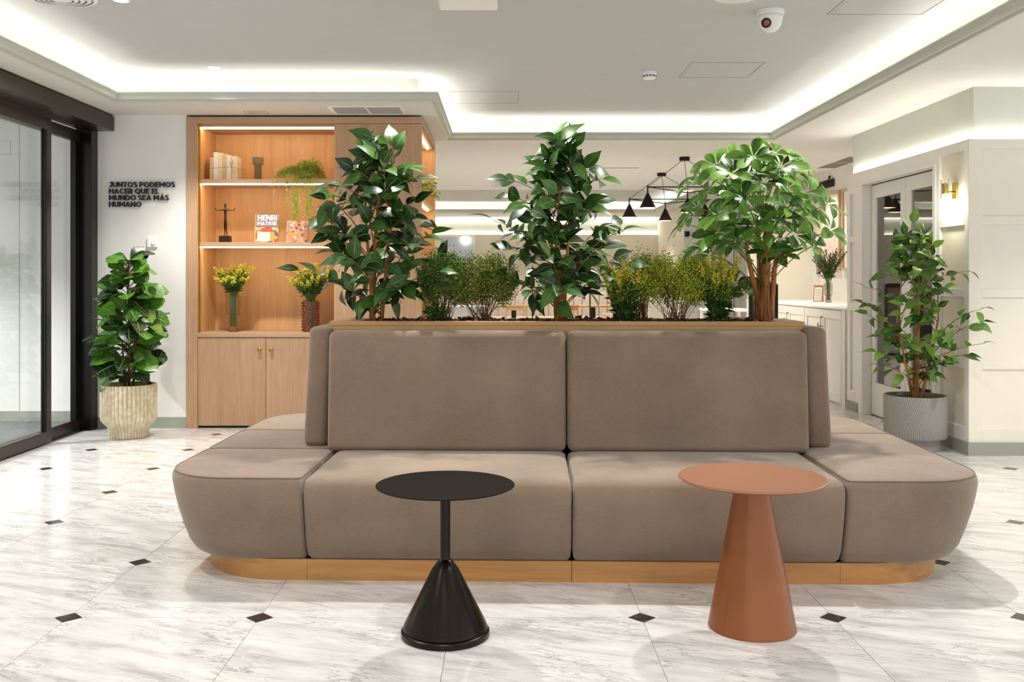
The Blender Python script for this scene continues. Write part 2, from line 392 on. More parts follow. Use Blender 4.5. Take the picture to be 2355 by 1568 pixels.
def glyph_strokes(ch, s):
    def arc(cx, cy, rx, ry, a0, a1, n=18):
        return [(cx+rx*math.cos(math.radians(a0+(a1-a0)*k/n)), cy+ry*math.sin(math.radians(a0+(a1-a0)*k/n))) for k in range(n+1)]
    t = 1-s; L = lambda *p: list(p)
    G = {'I': (2*s, [L((s, 0), (s, 1))]), 'L': (.54, [L((s, 0), (s, 1)), L((s, s), (.54, s))]), 'T': (.68, [L((.34, 0), (.34, 1)), L((0, t), (.68, t))]),
         'E': (.60, [L((s, 0), (s, 1)), L((s, s), (.60, s)), L((s, t), (.60, t)), L((s, .51), (.55, .51))]),
         'H': (.78, [L((s, 0), (s, 1)), L((.78-s, 0), (.78-s, 1)), L((s, .5), (.78-s, .5))]),
         'N': (.80, [L((s, 0), (s, 1)), L((.80-s, 0), (.80-s, 1)), L((s, .93), (.80-s, .07))]),
         'M': (.96, [L((s, 0), (s, 1)), L((.96-s, 0), (.96-s, 1)), L((s, .95), (.48, .27)), L((.96-s, .95), (.48, .27))]),
         'A': (.86, [L((s*.9, 0), (.43, .97)), L((.86-s*.9, 0), (.43, .97)), L((.2, .27), (.66, .27))]),
         'O': (.92, [arc(.46, .5, .46-s, .5-s, 0, 360, 40)]), 'Q': (.92, [arc(.46, .5, .46-s, .5-s, 0, 360, 40), L((.56, .16), (.74, -.12))]),
         'C': (.80, [arc(.46, .5, .46-s, .5-s, 48, 312, 34)]), 'U': (.78, [[(s, 1), (s, .42)]+arc(.39, .40, .39-s, .40-s, 180, 360, 20)+[(.78-s, .42), (.78-s, 1)]]),
         'J': (.54, [[(.54-s, 1), (.54-s, .33)]+arc(.26, .33, .28-s, .33-s, 0, -150, 16), L((.16, t), (.54, t))]),
         'D': (.82, [L((s, 0), (s, 1)), [(s, t), (.36, t)]+arc(.36, .5, .46-s, .5-s, 90, -90, 22)+[(s, s)]]),
         'P': (.66, [L((s, 0), (s, 1)), [(s, t), (.36, t)]+arc(.36, .665, .30-s, .335-s, 90, -90, 16)+[(s, .33+s)]]),
         'R': (.70, [L((s, 0), (s, 1)), [(s, t), (.38, t)]+arc(.38, .665, .30-s, .335-s, 90, -90, 16)+[(s, .33+s)], L((.36, .36), (.62, 0))]),
         'S': (.62, [arc(.32, .735, .25-s*.2, .265-s, 35, 270, 18)+arc(.31, .265, .26-s*.2, .265-s, 90, -145, 18)[1:]])}
    return G[ch]
def letters(parent, text, w, h, depth, mat, s=.085, loc=(0, 0, 0), gap=.13):
    """geometric capitals, one mesh per letter, in the XZ plane facing -Y, fitted to width w and height h"""
    x = 0.0; todo = []
    for c in text:
        if c == ' ': x += .30; continue
        wd, st = glyph_strokes('A' if c == 'Á' else c, s)
        if c == 'Á': st = st+[[(.40, 1.09), (.52, 1.25)]]
        todo.append((x, st)); x += wd+gap
    sx = w/(x-gap)
    for x0, st in todo:
        m = MB()
        for q_, pl_ in enumerate(st):
            P = [Vector(p) for p in pl_]; n = len(P); closed = (P[0]-P[-1]).length < 1e-6
            if closed: P = P[:-1]; n -= 1
            lf, rt = [], []
            for i in range(n):
                a = P[i]-P[i-1] if (i > 0 or closed) else P[1]-P[0]; b = P[(i+1) % n]-P[i] if (i < n-1 or closed) else a
                a = a.normalized(); b = b.normalized(); na = Vector((-a.y, a.x)); nb = Vector((-b.y, b.x)); d = (na+nb)/max(.35, 1+na.dot(nb))*s
                lf.append(P[i]+d); rt.append(P[i]-d)
            y1 = -depth-q_*.0002; vs_ = []
            for i in range(n):
                for p, y in ((lf[i], 0), (rt[i], 0), (lf[i], y1), (rt[i], y1)): vs_.append(((x0+p.x)*sx, y, p.y*h))
            fs = []
            for i in range(n if closed else n-1):
                j = (i+1) % n; fs += [(4*i+2, 4*i+3, 4*j+3, 4*j+2), (4*i, 4*j, 4*j+1, 4*i+1), (4*i, 4*i+2, 4*j+2, 4*j), (4*i+1, 4*j+1, 4*j+3, 4*i+3)]
            if not closed: fs += [(0, 1, 3, 2), (4*n-4, 4*n-2, 4*n-1, 4*n-3)]
            m.add(vs_, fs)
        m.build('letter', mat, parent, loc=loc)
def sweep(poly, prof, closed=False):
    """sweep a profile of (inward offset, z) along a plan polyline, mitred; inward = left of travel"""
    m = MB(); n = len(poly); P = [Vector((x, y)) for x, y in poly]; rings = []
    for i in range(n):
        a = P[i]-P[i-1] if (i > 0 or closed) else P[1]-P[0]
        b = P[(i+1) % n]-P[i] if (i < n-1 or closed) else a
        a.normalize(); b.normalize(); na = Vector((-a.y, a.x)); nb = Vector((-b.y, b.x))
        d = na+nb; d = d/(1+na.dot(nb))
        rings.append([(P[i].x+d.x*o_, P[i].y+d.y*o_, z) for o_, z in prof])
    k = len(prof); vs_ = [v for r in rings for v in r]; fs = []
    for i in range(n if closed else n-1):
        j = (i+1) % n
        for q in range(k-1): fs.append((i*k+q, j*k+q, j*k+q+1, i*k+q+1))
    m.add(vs_, fs); return m

# ------------------------------------------------------------------ floor of marble tiles with dark corner insets
TS, IX, IY = 0.744, -0.212, 3.80
CL = 0.054
floor = struct(MB().box(-3.68, 6.5, -3.5, 24.2, -0.06, -0.008).build('floor', M['marble']))
g = 0.0011
hs = TS/2-g
tile_me = MB().prism([(-hs+CL, -hs), (hs-CL, -hs), (hs, -hs+CL), (hs, hs-CL), (hs-CL, hs), (-hs+CL, hs), (-hs, hs-CL), (-hs, -hs+CL)], -0.0075, 0.0).mesh('tile')
q = CL-2*g
ins_me = MB().prism([(0, -q), (q, 0), (0, q), (-q, 0)], -0.0075, 0.0).mesh('inset_tile')
tile_me.materials.append(M['marble']); ins_me.materials.append(M['inset'])
joint = MB().box(-3.66, 6.45, 0.0, 10.5, -0.0079, -0.004).build('joint_bed', M['joint'], floor)
for i in range(-4, 8):
    for j in range(-5, 9):
        cx_, cy_ = IX+(i+0.5)*TS, IY+(j+0.5)*TS
        if cx_-hs < -3.66: continue
        link('tile', tile_me, None, floor, (cx_, cy_, 0))
for i in range(-4, 9):
    for j in range(-5, 10):
        x_, y_ = IX+i*TS, IY+j*TS
        link('inset_tile', ins_me, None, floor, (x_, y_, 0))
# edge strips and the lounge floor beyond the tiles that can be told apart
XE = IX-4*TS       # cut tiles along the glass doors
cut_me = MB().prism([(-3.655-XE, -hs), (-g-CL, -hs), (-g, -hs+CL), (-g, hs-CL), (-g-CL, hs), (-3.655-XE, hs)], -0.0075, 0.0).mesh('tile'); cut_me.materials.append(M['marble'])
for j in range(-5, 9): link('tile', cut_me, None, floor, (XE, IY+(j+0.5)*TS, 0))
box('lounge_slab', -3.2, 6.4, 10.51, 24.0, -0.0079, -0.0004, M['marble'], floor)
struct(box('floor_vestibule', -7.0, -3.69, 4.0, 9.0, -0.06, -0.002, M['mat']))

# ------------------------------------------------------------------ ceilings
POLY = [(2.80, -3.3), (2.80, 10.17), (-0.60, 10.17), (-0.60, 7.98), (-3.20, 7.98), (-3.20, -3.3)]   # travel: inside on the left
ceil = struct(MB().box(-3.6, 3.2, -3.5, 10.6, ZC, ZC+0.08).build('ceiling', M['ceiling']))
def slab(x0, x1, y0, y1, name='ceiling_soffit', z=ZS, top=0.045, mat=None):
    return box(name, x0, x1, y0, y1, z, z+top, mat or M['soffit'])
R_ = 0.13
so = empty('ceiling_soffit', (0, 0, ZS), kind='structure')
for nm, a in (('soffit_board', (-3.72, -3.20, -3.5, 7.98)), ('soffit_board', (-3.72, -0.60, 7.98, 10.17)), ('soffit_board', (2.80, 6.6, -3.5, 10.17)),
              ('soffit_board', (-3.2, 6.6, 10.17, 15.9)), ('soffit_board', (-3.2, -2.6, 15.9, 24.2)), ('soffit_board', (3.3, 6.6, 15.9, 24.2)), ('soffit_board', (-2.6, 3.3, 21.4, 24.2))):
    b = box(nm, a[0], a[1], a[2], a[3], 0, 0.012, M['soffit'], so)
prof = [(0, ZS-0.001), (0.006, ZS+0.010), (0.006, ZS+0.016), (0.014, ZS+0.018), (0.018, ZS+0.028), (0.026, ZS+0.040), (0.040, ZS+0.048), (0.048, ZS+0.054),
        (0.048, ZS+0.060), (0.055, ZS+0.062), (0.055, ZS+0.075), (0.040, ZS+0.075), (0.036, ZS+0.016), (-R_, ZS+0.016)]
co = sweep(POLY, prof).build('trim_1', M['cornice'], auto=25); struct(co)
rec = sweep(POLY, [(-R_, ZS+0.014), (-R_, ZC+0.02), (-R_-0.05, ZC+0.02), (-R_-0.05, ZS+0.014)]).build('trim_2', M['recess']); struct(rec)
led = sweep(POLY, [(-0.128, ZS+0.017), (-0.128, ZS+0.026), (-0.104, ZS+0.026), (-0.104, ZS+0.017)]).build('led_strip', M['led'])
tag(led, 'white light strip hidden behind the moulding around the raised ceiling', 'light strip')
# second tray over the far end of the lounge
POLY2 = [(3.3, 15.9), (3.3, 21.4), (-2.6, 21.4), (-2.6, 15.9)]
struct(MB().box(-2.9, 3.6, 15.8, 21.7, ZC, ZC+0.08).build('ceiling_far', M['ceiling']))
prof2 = [(0, ZS-0.001), (0.01, ZS+0.02), (0.03, ZS+0.05), (0.055, ZS+0.062), (0.055, ZS+0.075), (0.04, ZS+0.075), (0.036, ZS+0.016), (-R_, ZS+0.016), (-R_, ZC+0.01)]
struct(sweep(POLY2, prof2, True).build('trim_3', M['cornice']))
l2 = sweep(POLY2[0:4], [(-0.128, ZS+0.017), (-0.128, ZS+0.026), (-0.104, ZS+0.026), (-0.104, ZS+0.017)]).build('led_strip', M['led'])
tag(l2, 'white light strip in the raised ceiling at the far end of the lounge', 'light strip')

# ------------------------------------------------------------------ left: back wall, vestibule, sliding glass doors
YB = 8.61
struct(box('wall_back', -3.585, -2.81, YB, YB+0.12, 0, ZS, M['wall_white']))
struct(box('baseboard_back', -3.60, -2.81, YB-0.014, YB, 0, 0.098, M['skirting']))
struct(box('wall_vestibule', -7.0, -3.66, 9.0, 9.1, 0, ZS, M['wall_white']))
box('glass_edge_line', -4.484, -4.476, 8.997, 9.0, 0.1, ZS, M['grille'], bpy.data.objects['wall_vestibule'])  # grey strip painting in the reflected edge of the glass
hb = empty('hatch_outline', (-4.64, 8.998, 2.49), 0)
hb.parent = bpy.data.objects['wall_vestibule']
struct(box('wall_vestibule_end', -7.1, -7.0, 4.0, 9.1, 0, ZS, M['wall_white']))
struct(box('ceiling_vestibule', -7.0, -3.70, 4.0, 9.1, ZS, ZS+0.06, M['wall_white']))
struct(box('baseboard_vestibule', -7.0, -3.70, 8.985, 8.999, 0, 0.098, M['skirting']))
struct(box('baseboard_vestibule_inner', -3.72, -3.66, 8.62, 8.985, 0, 0.098, M['skirting']))
struct(box('wall_reveal', -3.66, -3.585, YB+0.0, 9.0, 0, ZS, M['wall_white']))
bpy.data.objects.remove(hb, do_unlink=True)
for (x0, x1, z0, z1) in ((-5.0, -4.56, 2.586, 2.590), (-5.0, -4.56, 2.46, 2.464), (-4.564, -4.56, 2.46, 2.59)):
    box('hatch_joint', x0, x1, 8.996, 9.0, z0, z1, M['grille'], bpy.data.objects['wall_vestibule'])

d1 = empty('door_1', (-3.66, 8.5, 0), kind='structure')           # fixed leaf + header + jamb
def part(o, p):
    o.parent = p; o.matrix_parent_inverse = p.matrix_basis.inverted(); return o
BR, JB = M['bronze'], M['jamb_black']
part(box('header_case', -3.72, -3.444, -3.2, 8.60, 2.615, 2.742, BR, bev=0.004), d1)
part(box('header_shade_strip', -3.72, -3.46, -3.2, 8.60, 2.742, 2.759, JB), d1)  # black strip standing in for the shade above the header case
part(box('jamb', -3.74, -3.590, 8.47, 8.60, 0, 2.615, JB, bev=0.004), d1)
part(box('fixed_top_rail', -3.735, -3.69, 4.5, 8.47, 2.50, 2.60, BR, bev=0.003), d1)
part(box('fixed_bottom_rail', -3.735, -3.69, 4.5, 8.47, 0.005, 0.105, BR, bev=0.003), d1)
part(box('fixed_stile', -3.735, -3.69, 8.38, 8.47, 0.105, 2.50, JB, bev=0.003), d1)
part(box('fixed_pane', -3.716, -3.708, 4.5, 8.38, 0.105, 2.50, M['pane']), d1)
d2 = empty('door_2', (-3.66, 7.8, 0), kind='structure')           # sliding leaf in front
part(box('sliding_stile', -3.68, -3.635, 7.74, 7.82, 0.012, 2.60, BR, bev=0.003), d2)
part(box('sliding_bottom_rail', -3.68, -3.635, 4.6, 7.74, 0.012, 0.105, BR, bev=0.003), d2)
part(box('sliding_top_rail', -3.68, -3.635, 4.6, 7.74, 2.50, 2.60, BR, bev=0.003), d2)
part(box('sliding_gasket', -3.676, -3.640, 7.725, 7.74, 0.105, 2.50, JB), d2)
part(box('sliding_pane', -3.662, -3.654, 4.6, 7.725, 0.105, 2.50, M['pane']), d2)
struct(box('wall_left', -3.80, -3.60, -3.5, 4.45, 0, 2.615, M['wall_white']))

# ------------------------------------------------------------------ right: panelled walls, double door, niche
XR, YR = 3.46, 7.28
ZP = 2.35
struct(box('wall_right_upper_side', XR+0.06, XR+0.16, YR+0.16, 9.88, ZP-0.02, ZS, M['wall_sage']))
struct(box('wall_right_upper_front', XR+0.06, 6.4, YR+0.06, YR+0.16, ZP-0.02, ZS, M['wall_sage']))
# front-facing panelling
wf = struct(box('wall_right_front', XR+0.02, 6.4, YR+0.022, YR+0.06, 0.0, ZP, M['wall_cream']))
def rail(p, x0, x1, y0, y1, z0, z1, mat): return box('rail', x0, x1, y0, y1, z0, z1, mat, p, bev=0.002, seg=1)
CR, PW = M['wall_cream'], M['panel_white']
zrails = [(0.098, 0.62, 0.0), ]
box('stile', XR, XR+0.10, YR+0.008, YR+0.022, 0.0, ZP, CR, wf, bev=0.002, seg=1)
box('stile', XR+1.35, XR+1.45, YR+0.008, YR+0.022, 0.0, ZP, CR, wf, bev=0.002, seg=1)
for (z0, z1) in ((0.0, 0.20), (0.64, 0.70), (1.178, 1.24), (1.722, 1.785), (2.29, ZP)):
    box('rail', XR+0.10, XR+1.35, YR+0.0085, YR+0.022, z0, z1, CR, wf, bev=0.002, seg=1)
struct(box('baseboard_right_front', XR-0.012, 6.4, YR-0.014, YR, 0, 0.096, M['skirting']))
# side panelling along X = XR
ws = struct(box('wall_right_side', XR+0.022, XR+0.06, YR+0.02, 7.86, 0.0, ZP, M['wall_cream']))
box('stile', XR, XR+0.022, YR+0.0225, YR+0.075, 0.0, ZP, PW, ws, bev=0.002, seg=1)
box('stile', XR, XR+0.022, 7.78, 7.86, 0.0, ZP, PW, ws, bev=0.002, seg=1)
for (z0, z1) in ((0.0, 0.20), (0.64, 0.70), (1.178, 1.24), (1.722, 1.785), (2.29, ZP)):
    box('rail', XR+0.0005, XR+0.022, YR+0.075, 7.78, z0, z1, PW, ws, bev=0.002, seg=1)
struct(box('baseboard_right_side', XR-0.014, XR, YR-0.012, 7.86, 0, 0.096, M['skirting']))
# head above the doors, far pilaster, casing
wh = struct(box('wall_right_head', XR, XR+0.06, 7.86, 9.88, 2.245, ZP, PW))
wp = struct(box('wall_right_pilaster', XR+0.02, XR+0.30, 9.55, 9.88, 0.0, ZP, PW))
box('stile', XR, XR+0.02, 9.55, 9.64, 0, 2.245, PW, wp, bev=0.002, seg=1)
box('stile', XR, XR+0.02, 9.80, 9.88, 0, 2.245, PW, wp, bev=0.002, seg=1)
for (z0, z1) in ((0.0, 0.20), (1.0, 1.08), (1.68, 1.74), (2.16, 2.245)):
    box('rail', XR+0.0005, XR+0.02, 9.64, 9.80, z0, z1, PW, wp, bev=0.002, seg=1)
struct(box('baseboard_pilaster', XR-0.012, XR, 9.58, 9.89, 0, 0.096, M['skirting']))
tr = struct(box('trim_4', XR-0.006, XR+0.10, 9.46, 9.55, 0, 2.245, PW, bev=0.004))
tr = struct(box('trim_5', XR-0.006, XR+0.14, 7.84, 7.90, 0, 2.245, PW, bev=0.004))
tr = struct(box('trim_6', XR-0.004, XR+0.10, 7.90, 9.46, 2.225, 2.25, PW, bev=0.004))
# LED wash on top of the panelling
cap = sweep([(6.4, YR+0.006), (XR+0.006, YR+0.006), (XR+0.006, 9.88)], [(0.0, ZP-0.004), (0.0, ZP+0.012), (-0.008, ZP+0.012), (-0.008, ZP), (-0.055, ZP)]).build('trim_7', PW); struct(cap)
lw = sweep([(6.4, YR+0.03), (XR+0.03, YR+0.03), (XR+0.03, 9.86)], [(0.0, ZP+0.001), (0.0, ZP+0.008), (-0.012, ZP+0.008), (-0.012, ZP+0.001)]).build('led_strip', M['led_wall'])
tag(lw, 'white light strip on top of the wall panelling above the double doors', 'light strip')

# double glazed doors, set back in the opening
XD = XR+0.085
def glazed_leaf(name, y0, y1, hinge_y):
    d = empty(name, (XD, y0, 0), kind='structure')
    for nm, a in (('stile', (y0, y0+0.105, 0.01, 2.215)), ('stile', (y1-0.105, y1, 0.01, 2.215)), ('top_rail', (y0+0.105, y1-0.105, 2.09, 2.215)), ('bottom_rail', (y0+0.105, y1-0.105, 0.01, 0.32))):
        part(box(nm, XD, XD+0.04, a[0], a[1], a[2], a[3], PW, bev=0.003), d)
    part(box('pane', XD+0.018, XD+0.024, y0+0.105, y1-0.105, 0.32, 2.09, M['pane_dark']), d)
    for z in (0.32, 1.05, 1.95):
        part(MB().tube([(XD-0.008, hinge_y, z), (XD-0.008, hinge_y, z+0.10)], 0.008, 8).build('hinge', M['panel_white']), d)
    return d
glazed_leaf('door_3', 8.655, 9.45, 9.452)
dd = glazed_leaf('door_4', 7.86, 8.648, 7.90)
# dim office behind the glass
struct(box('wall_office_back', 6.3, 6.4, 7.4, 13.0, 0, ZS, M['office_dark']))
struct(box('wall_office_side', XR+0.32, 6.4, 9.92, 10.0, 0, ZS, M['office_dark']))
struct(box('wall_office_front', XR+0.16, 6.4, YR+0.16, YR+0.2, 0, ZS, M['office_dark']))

# niche with fitted cabinets
XN = 4.38
struct(box('wall_niche_side', XN, XN+0.1, 10.0, 14.1, 0, ZS, M['wall_white']))
struct(box('wall_niche_back', 3.50, XN, 14.0, 14.1, 0, ZS, M['wall_cream']))
struct(box('wall_niche_front', XR+0.30, XN, 9.88, 9.92, 0, ZS, M['wall_white']))
# lounge perimeter
YF = 23.2
wl = struct(box('wall_lounge_back', -3.3, 5.5, YF, YF+0.1, 0, ZS, M['wall_sage']))
wl2 = struct(box('wall_lounge_panelling', -3.3, 5.5, YF-0.05, YF, 0, 2.36, M['wall_cream']))
for k in range(8):
    box('stile', -2.9+k*0.9, -2.82+k*0.9, YF-0.065, YF-0.05, 0, 2.36, M['wall_cream'], wl2)
ll = box('led_strip', -3.2, 3.6, YF-0.035, YF-0.012, 2.361, 2.372, M['led_far']); tag(ll, 'white light strip on top of the far lounge wall panelling', 'light strip')
ll = box('led_strip', -3.2, 3.6, YF-0.07, YF-0.05, 2.735, 2.745, M['led_far']); tag(ll, 'thin white light line under the ceiling at the far lounge wall', 'light strip')
struct(box('wall_lounge_right', 3.62, 3.7, 18.6, YF, 0, ZS, M['wall_cream']))
w8 = struct(box('wall_lounge_doors', 3.38, 6.0, 18.5, 18.6, 0, ZS, M['panel_white']))
struct(box('wall_lounge_left', -3.3, -3.2, 10.4, YF, 0, ZS, M['wall_cream']))
struct(box('wall_lounge_corner', 4.48, 4.52, 14.1, 18.5, 0, ZS, M['wall_white']))
# panels of the door wall
for (x0, x1, z0, z1) in ((3.60, 4.32, 2.10, 2.14), (3.60, 3.66, 0.0, 2.6), (4.26, 4.32, 0.0, 2.6)):
    box('door_lining', x0, x1, 18.48, 18.5, z0, z1, M['panel_white'], w8)
box('door_panel', 3.76, 4.16, 18.49, 18.5, 0.9, 1.95, M['wall_cream'], w8)
box('transom_pane', 3.76, 4.2, 18.485, 18.5, 2.2, 2.56, M['transom'], w8)
box('door_gap', 4.325, 4.335, 18.484, 18.5, 0.0, 2.6, M['grille_dark'], w8)
s = box('door_sign', 3.40, 3.49, 18.47, 18.5, 2.11, 2.21, M['black'], bev=0.003); tag(s, 'small black square sign by the white door at the back', 'sign')
win = struct(empty('window_1', (-1.15, YF-0.05, 1.95), kind='structure'))
part(box('pane', -1.55, -0.75, YF-0.075, YF-0.065, 1.3, 2.30, M['blue_panel']), win)
for a in ((-1.58, -1.54, 1.27, 2.33), (-0.76, -0.72, 1.27, 2.33), (-1.54, -0.76, 2.29, 2.33), (-1.54, -0.76, 1.27, 1.31)):
    part(box('window_frame', a[0], a[1], YF-0.09, YF-0.05, a[2], a[3], M['panel_white']), win)
lo = box('wall_lamp', -1.02, -0.86, YF-0.14, YF-0.08, 2.18, 2.26, M['bulb_pt'], bev=0.02, seg=3); tag(lo, 'small bright square lamp over the pale blue panel at the far wall', 'lamp')

# ------------------------------------------------------------------ island sofa
SX, SY, SR = 0.313, 5.17, math.radians(-1.5)
sofa = empty('island_sofa', (SX, SY, 0), SR, 'long taupe double-sided island sofa on an amber wooden plinth', 'sofa')
HW, HD, CW, SZ = 1.815, 1.03, 1.157, 0.467
def rring(x0, x1, y0, y1, rad, z, ns=10):
    """rounded rectangle ring; rad = radii of the corners (x0y0, x1y0, x1y1, x0y1)"""
    pts = []
    for (cx, cy, sx, sy, r, a0) in ((x0, y0, 1, 1, rad[0], PI), (x1, y0, -1, 1, rad[1], 1.5*PI), (x1, y1, -1, -1, rad[2], 0), (x0, y1, 1, -1, rad[3], 0.5*PI)):
        for k in range(ns+1):
            a = a0+0.5*PI*k/ns
            pts.append((cx+sx*r+r*math.cos(a), cy+sy*r+r*math.sin(a), z))
    return pts
OUT = [(0.078, 0.175), (0.080, 0.150), (0.088, 0.116), (0.108, 0.088), (0.15, 0.064), (0.22, 0.042), (0.30, 0.021), (0.37, 0.007), (0.425, 0.0), (0.448, 0.003), (0.460, 0.012), (0.4665, 0.028), (0.4685, 0.055), (0.474, 0.16)]
OUTR = [(0.078, 0.175), (0.080, 0.150), (0.088, 0.116), (0.108, 0.088), (0.15, 0.064), (0.22, 0.042), (0.30, 0.021), (0.37, 0.008), (0.405, 0.004), (0.430, 0.010), (0.448, 0.024), (0.460, 0.045), (0.466, 0.075), (0.472, 0.18)]
SEAM = [0.05, 0.03, 0.014, 0.006, 0.003, 0.003, 0.003, 0.003, 0.003, 0.004, 0.008, 0.022, 0.045, 0.16]
def seat_module(x0, x1, y0, y1, outer, big, prof):
    """outer = which sides (L,R,F,B) face outside; big = big-radius corners"""
    rings = []
    for (z, o), s in zip(prof, SEAM):
        ol = o if outer[0] else s; orr = o if outer[1] else s; of = o if outer[2] else s; ob = o if outer[3] else s
        w = min(x1-x0-ol-orr, y1-y0-of-ob)/2-0.001
        rad = [min(w, max(0.02, (0.50-o*0.7) if b else 0.02+s*0.6)) for b in big]
        rings.append(rring(x0+ol, x1-orr, y0+of, y1-ob, rad, z))
    n = len(rings[0]); m = MB()
    vs_ = [v for r in rings for v in r]; fs = [tuple(range(n-1, -1, -1))]
    for i in range(len(rings)-1):
        for k in range(n): fs.append((i*n+k, i*n+(k+1) % n, (i+1)*n+(k+1) % n, (i+1)*n+k))
    fs.append(tuple((len(rings)-1)*n+k for k in range(n)))
    m.add(vs_, fs); o = m.build('seat_cushion', M['sofa'], sofa, smooth=True); return o, rings
mods = [(-CW, 0, -HD, -0.28, (0, 0, 1, 0), (0, 0, 0, 0), OUTR), (0, CW, -HD, -0.28, (0, 0, 1, 0), (0, 0, 0, 0), OUTR),
        (-CW, 0, 0.28, HD, (0, 0, 0, 1), (0, 0, 0, 0), OUTR), (0, CW, 0.28, HD, (0, 0, 0, 1), (0, 0, 0, 0), OUTR),
        (-HW, -CW, -HD, -0.30, (1, 0, 1, 0), (1, 0, 0, 0), OUT), (-HW, -CW+0.12, -0.30, 0.30, (1, 0, 0, 0), (0, 0, 0, 0), OUT), (-HW, -CW, 0.30, HD, (1, 0, 0, 1), (0, 0, 0, 1), OUT),
        (CW, HW, -HD, 0.26, (0, 1, 1, 0), (0, 1, 0, 0), OUT), (CW, HW, 0.26, HD, (0, 1, 0, 1), (0, 0, 1, 0), OUT)]
for a in mods:
    o, rings = seat_module(*a)
    if a[6] is OUT:      # stitched welt along the top edge of the end pieces
        r = rings[10]; pts = [Vector(p) for p in r]+[Vector(r[0])]
        MB().tube([p+Vector((0, 0, 0.003)) for p in pts], 0.0022, 5, cap=False).build('welt', M['piping'], o, smooth=True)
# plinth: straight boards and bent corner pieces
PW_, PD_, PR_ = HW-0.115, HD-0.10, 0.42
def plinth_seg(p0, p1):
    d = Vector((p1[0]-p0[0], p1[1]-p0[1])); n = Vector((-d.y, d.x)).normalized()*0.02
    MB().prism([p0, p1, (p1[0]+n.x, p1[1]+n.y), (p0[0]+n.x, p0[1]+n.y)], 0.0, 0.092).build('plinth_board', M['plinth'], sofa)
gap = 0.0012
for (xa, xb) in ((-CW+0.0, 0), (0, CW)):
    plinth_seg((xa+gap, -PD_), (xb-gap, -PD_)); plinth_seg((xb-gap, PD_), (xa+gap, PD_))
def plinth_corner(sx, sy):
    poly = [(sx*CW, sy*PD_)]+[(sx*(PW_-PR_)+sx*PR_*math.sin(a), sy*(PD_-PR_)+sy*PR_*math.cos(a)) for a in [0.5*PI*k/14 for k in range(15)]]+[(sx*PW_, 0)]
    inn = [(x-sx*0.02*(1 if i > 0 else 0), y-sy*0.02*(1 if i < len(poly)-1 else 0)) for i, (x, y) in enumerate(poly)]
    n = len(poly); m = MB(); vs_ = [(x, y, 0.0) for x, y in poly]+[(x, y, 0.092) for x, y in poly]+[(x, y, 0.0) for x, y in inn]+[(x, y, 0.092) for x, y in inn]; fs = []
    for i in range(n-1):
        fs += [(i, i+1, n+i+1, n+i), (2*n+i+1, 2*n+i, 3*n+i, 3*n+i+1), (n+i, n+i+1, 3*n+i+1, 3*n+i), (i+1, i, 2*n+i, 2*n+i+1)]
    o = m.add(vs_, fs).build('plinth_corner', M['plinth'], sofa, smooth=True); autosmooth(o, 40)
for sx in (-1, 1):
    for sy in (-1, 1): plinth_corner(sx, sy)
# core that carries the seats
box('seat_frame', -PW_+0.20, PW_-0.20, -PD_+0.19, PD_-0.19, 0.003, 0.079, M['black'], sofa)
# back cushions leaning on the planter
def back(x0, x1, y0, y1, lean):
    return box('back_cushion', x0, x1, y0, y1, 0.462, 1.057, M['sofa'], sofa, bev=0.036, seg=5, shear=lean)
back(-1.19, -0.004, -0.372, -0.252, 0.046); back(0.004, 1.19, -0.372, -0.252, 0.046)
back(-1.19, -0.004, 0.252, 0.372, -0.046); back(0.004, 1.19, 0.252, 0.372, -0.046)
for s in (-1, 1):
    xa, xb = (-1.335, -1.212) if s < 0 else (1.212, 1.335)
    o = box('back_cushion', xa, xb, -0.255, 0.255, 0.466, 1.076, M['sofa'], sofa, bev=0.036, seg=5)
    for v in o.data.vertices: v.co.x += -s*0.03*(v.co.z-0.466)/0.61

# ------------------------------------------------------------------ planter in the middle of the sofa
pl = empty('planter_box', (SX, SY, 0), SR, 'long narrow oak planter box rising between the sofa backs', 'planter')
ZT = 1.101
PO = M['planter']
box('front_board', -1.205, 1.205, -0.2, -0.18, 0.475, ZT-0.022, PO, pl); box('back_board', -1.205, 1.205, 0.18, 0.2, 0.475, ZT-0.022, PO, pl)
box('end_board', -1.205, -1.185, -0.18, 0.18, 0.475, ZT-0.022, PO, pl); box('end_board', 1.185, 1.205, -0.18, 0.18, 0.475, ZT-0.022, PO, pl)
box('rim_board', -1.207, 1.207, -0.205, -0.172, ZT-0.022, ZT, PO, pl, bev=0.0015, seg=1); box('rim_board', -1.207, 1.207, 0.172, 0.205, ZT-0.022, ZT, PO, pl, bev=0.0015, seg=1)
box('rim_board', -1.207, -1.06, -0.172, 0.172, ZT-0.022, ZT-0.0003, M['oak_y'], pl); box('rim_board', 1.06, 1.207, -0.172, 0.172, ZT-0.022, ZT-0.0003, M['oak_y'], pl)
box('soil', -1.184, 1.184, -0.179, 0.179, 0.95, 1.068, M['soil'], pl)
rnd = random.Random(3); m = MB()
for i in range(2600):
    x = rnd.uniform(-1.05, 1.05); y = rnd.uniform(-0.165, 0.165); z = 1.07+abs(rnd.gauss(0, 0.012))
    if rnd.random() < 0.25: z += 0.008*math.sin(x*9)+0.006
    mt = Matrix.Translation((x, y, z)) @ Euler((rnd.uniform(-.7, .7), rnd.uniform(-.7, .7), rnd.uniform(0, 6.28))).to_matrix().to_4x4()
    a, b, c = rnd.uniform(.008, .024), rnd.uniform(.004, .010), rnd.uniform(.0015, .004)
    m.box(-a, a, -b, b, -c, c, mt)
mu = m.build('bark_chips', M['mulch'], pl); mu['kind'] = 'stuff'; mu['label'] = 'brown bark chips covering the soil'

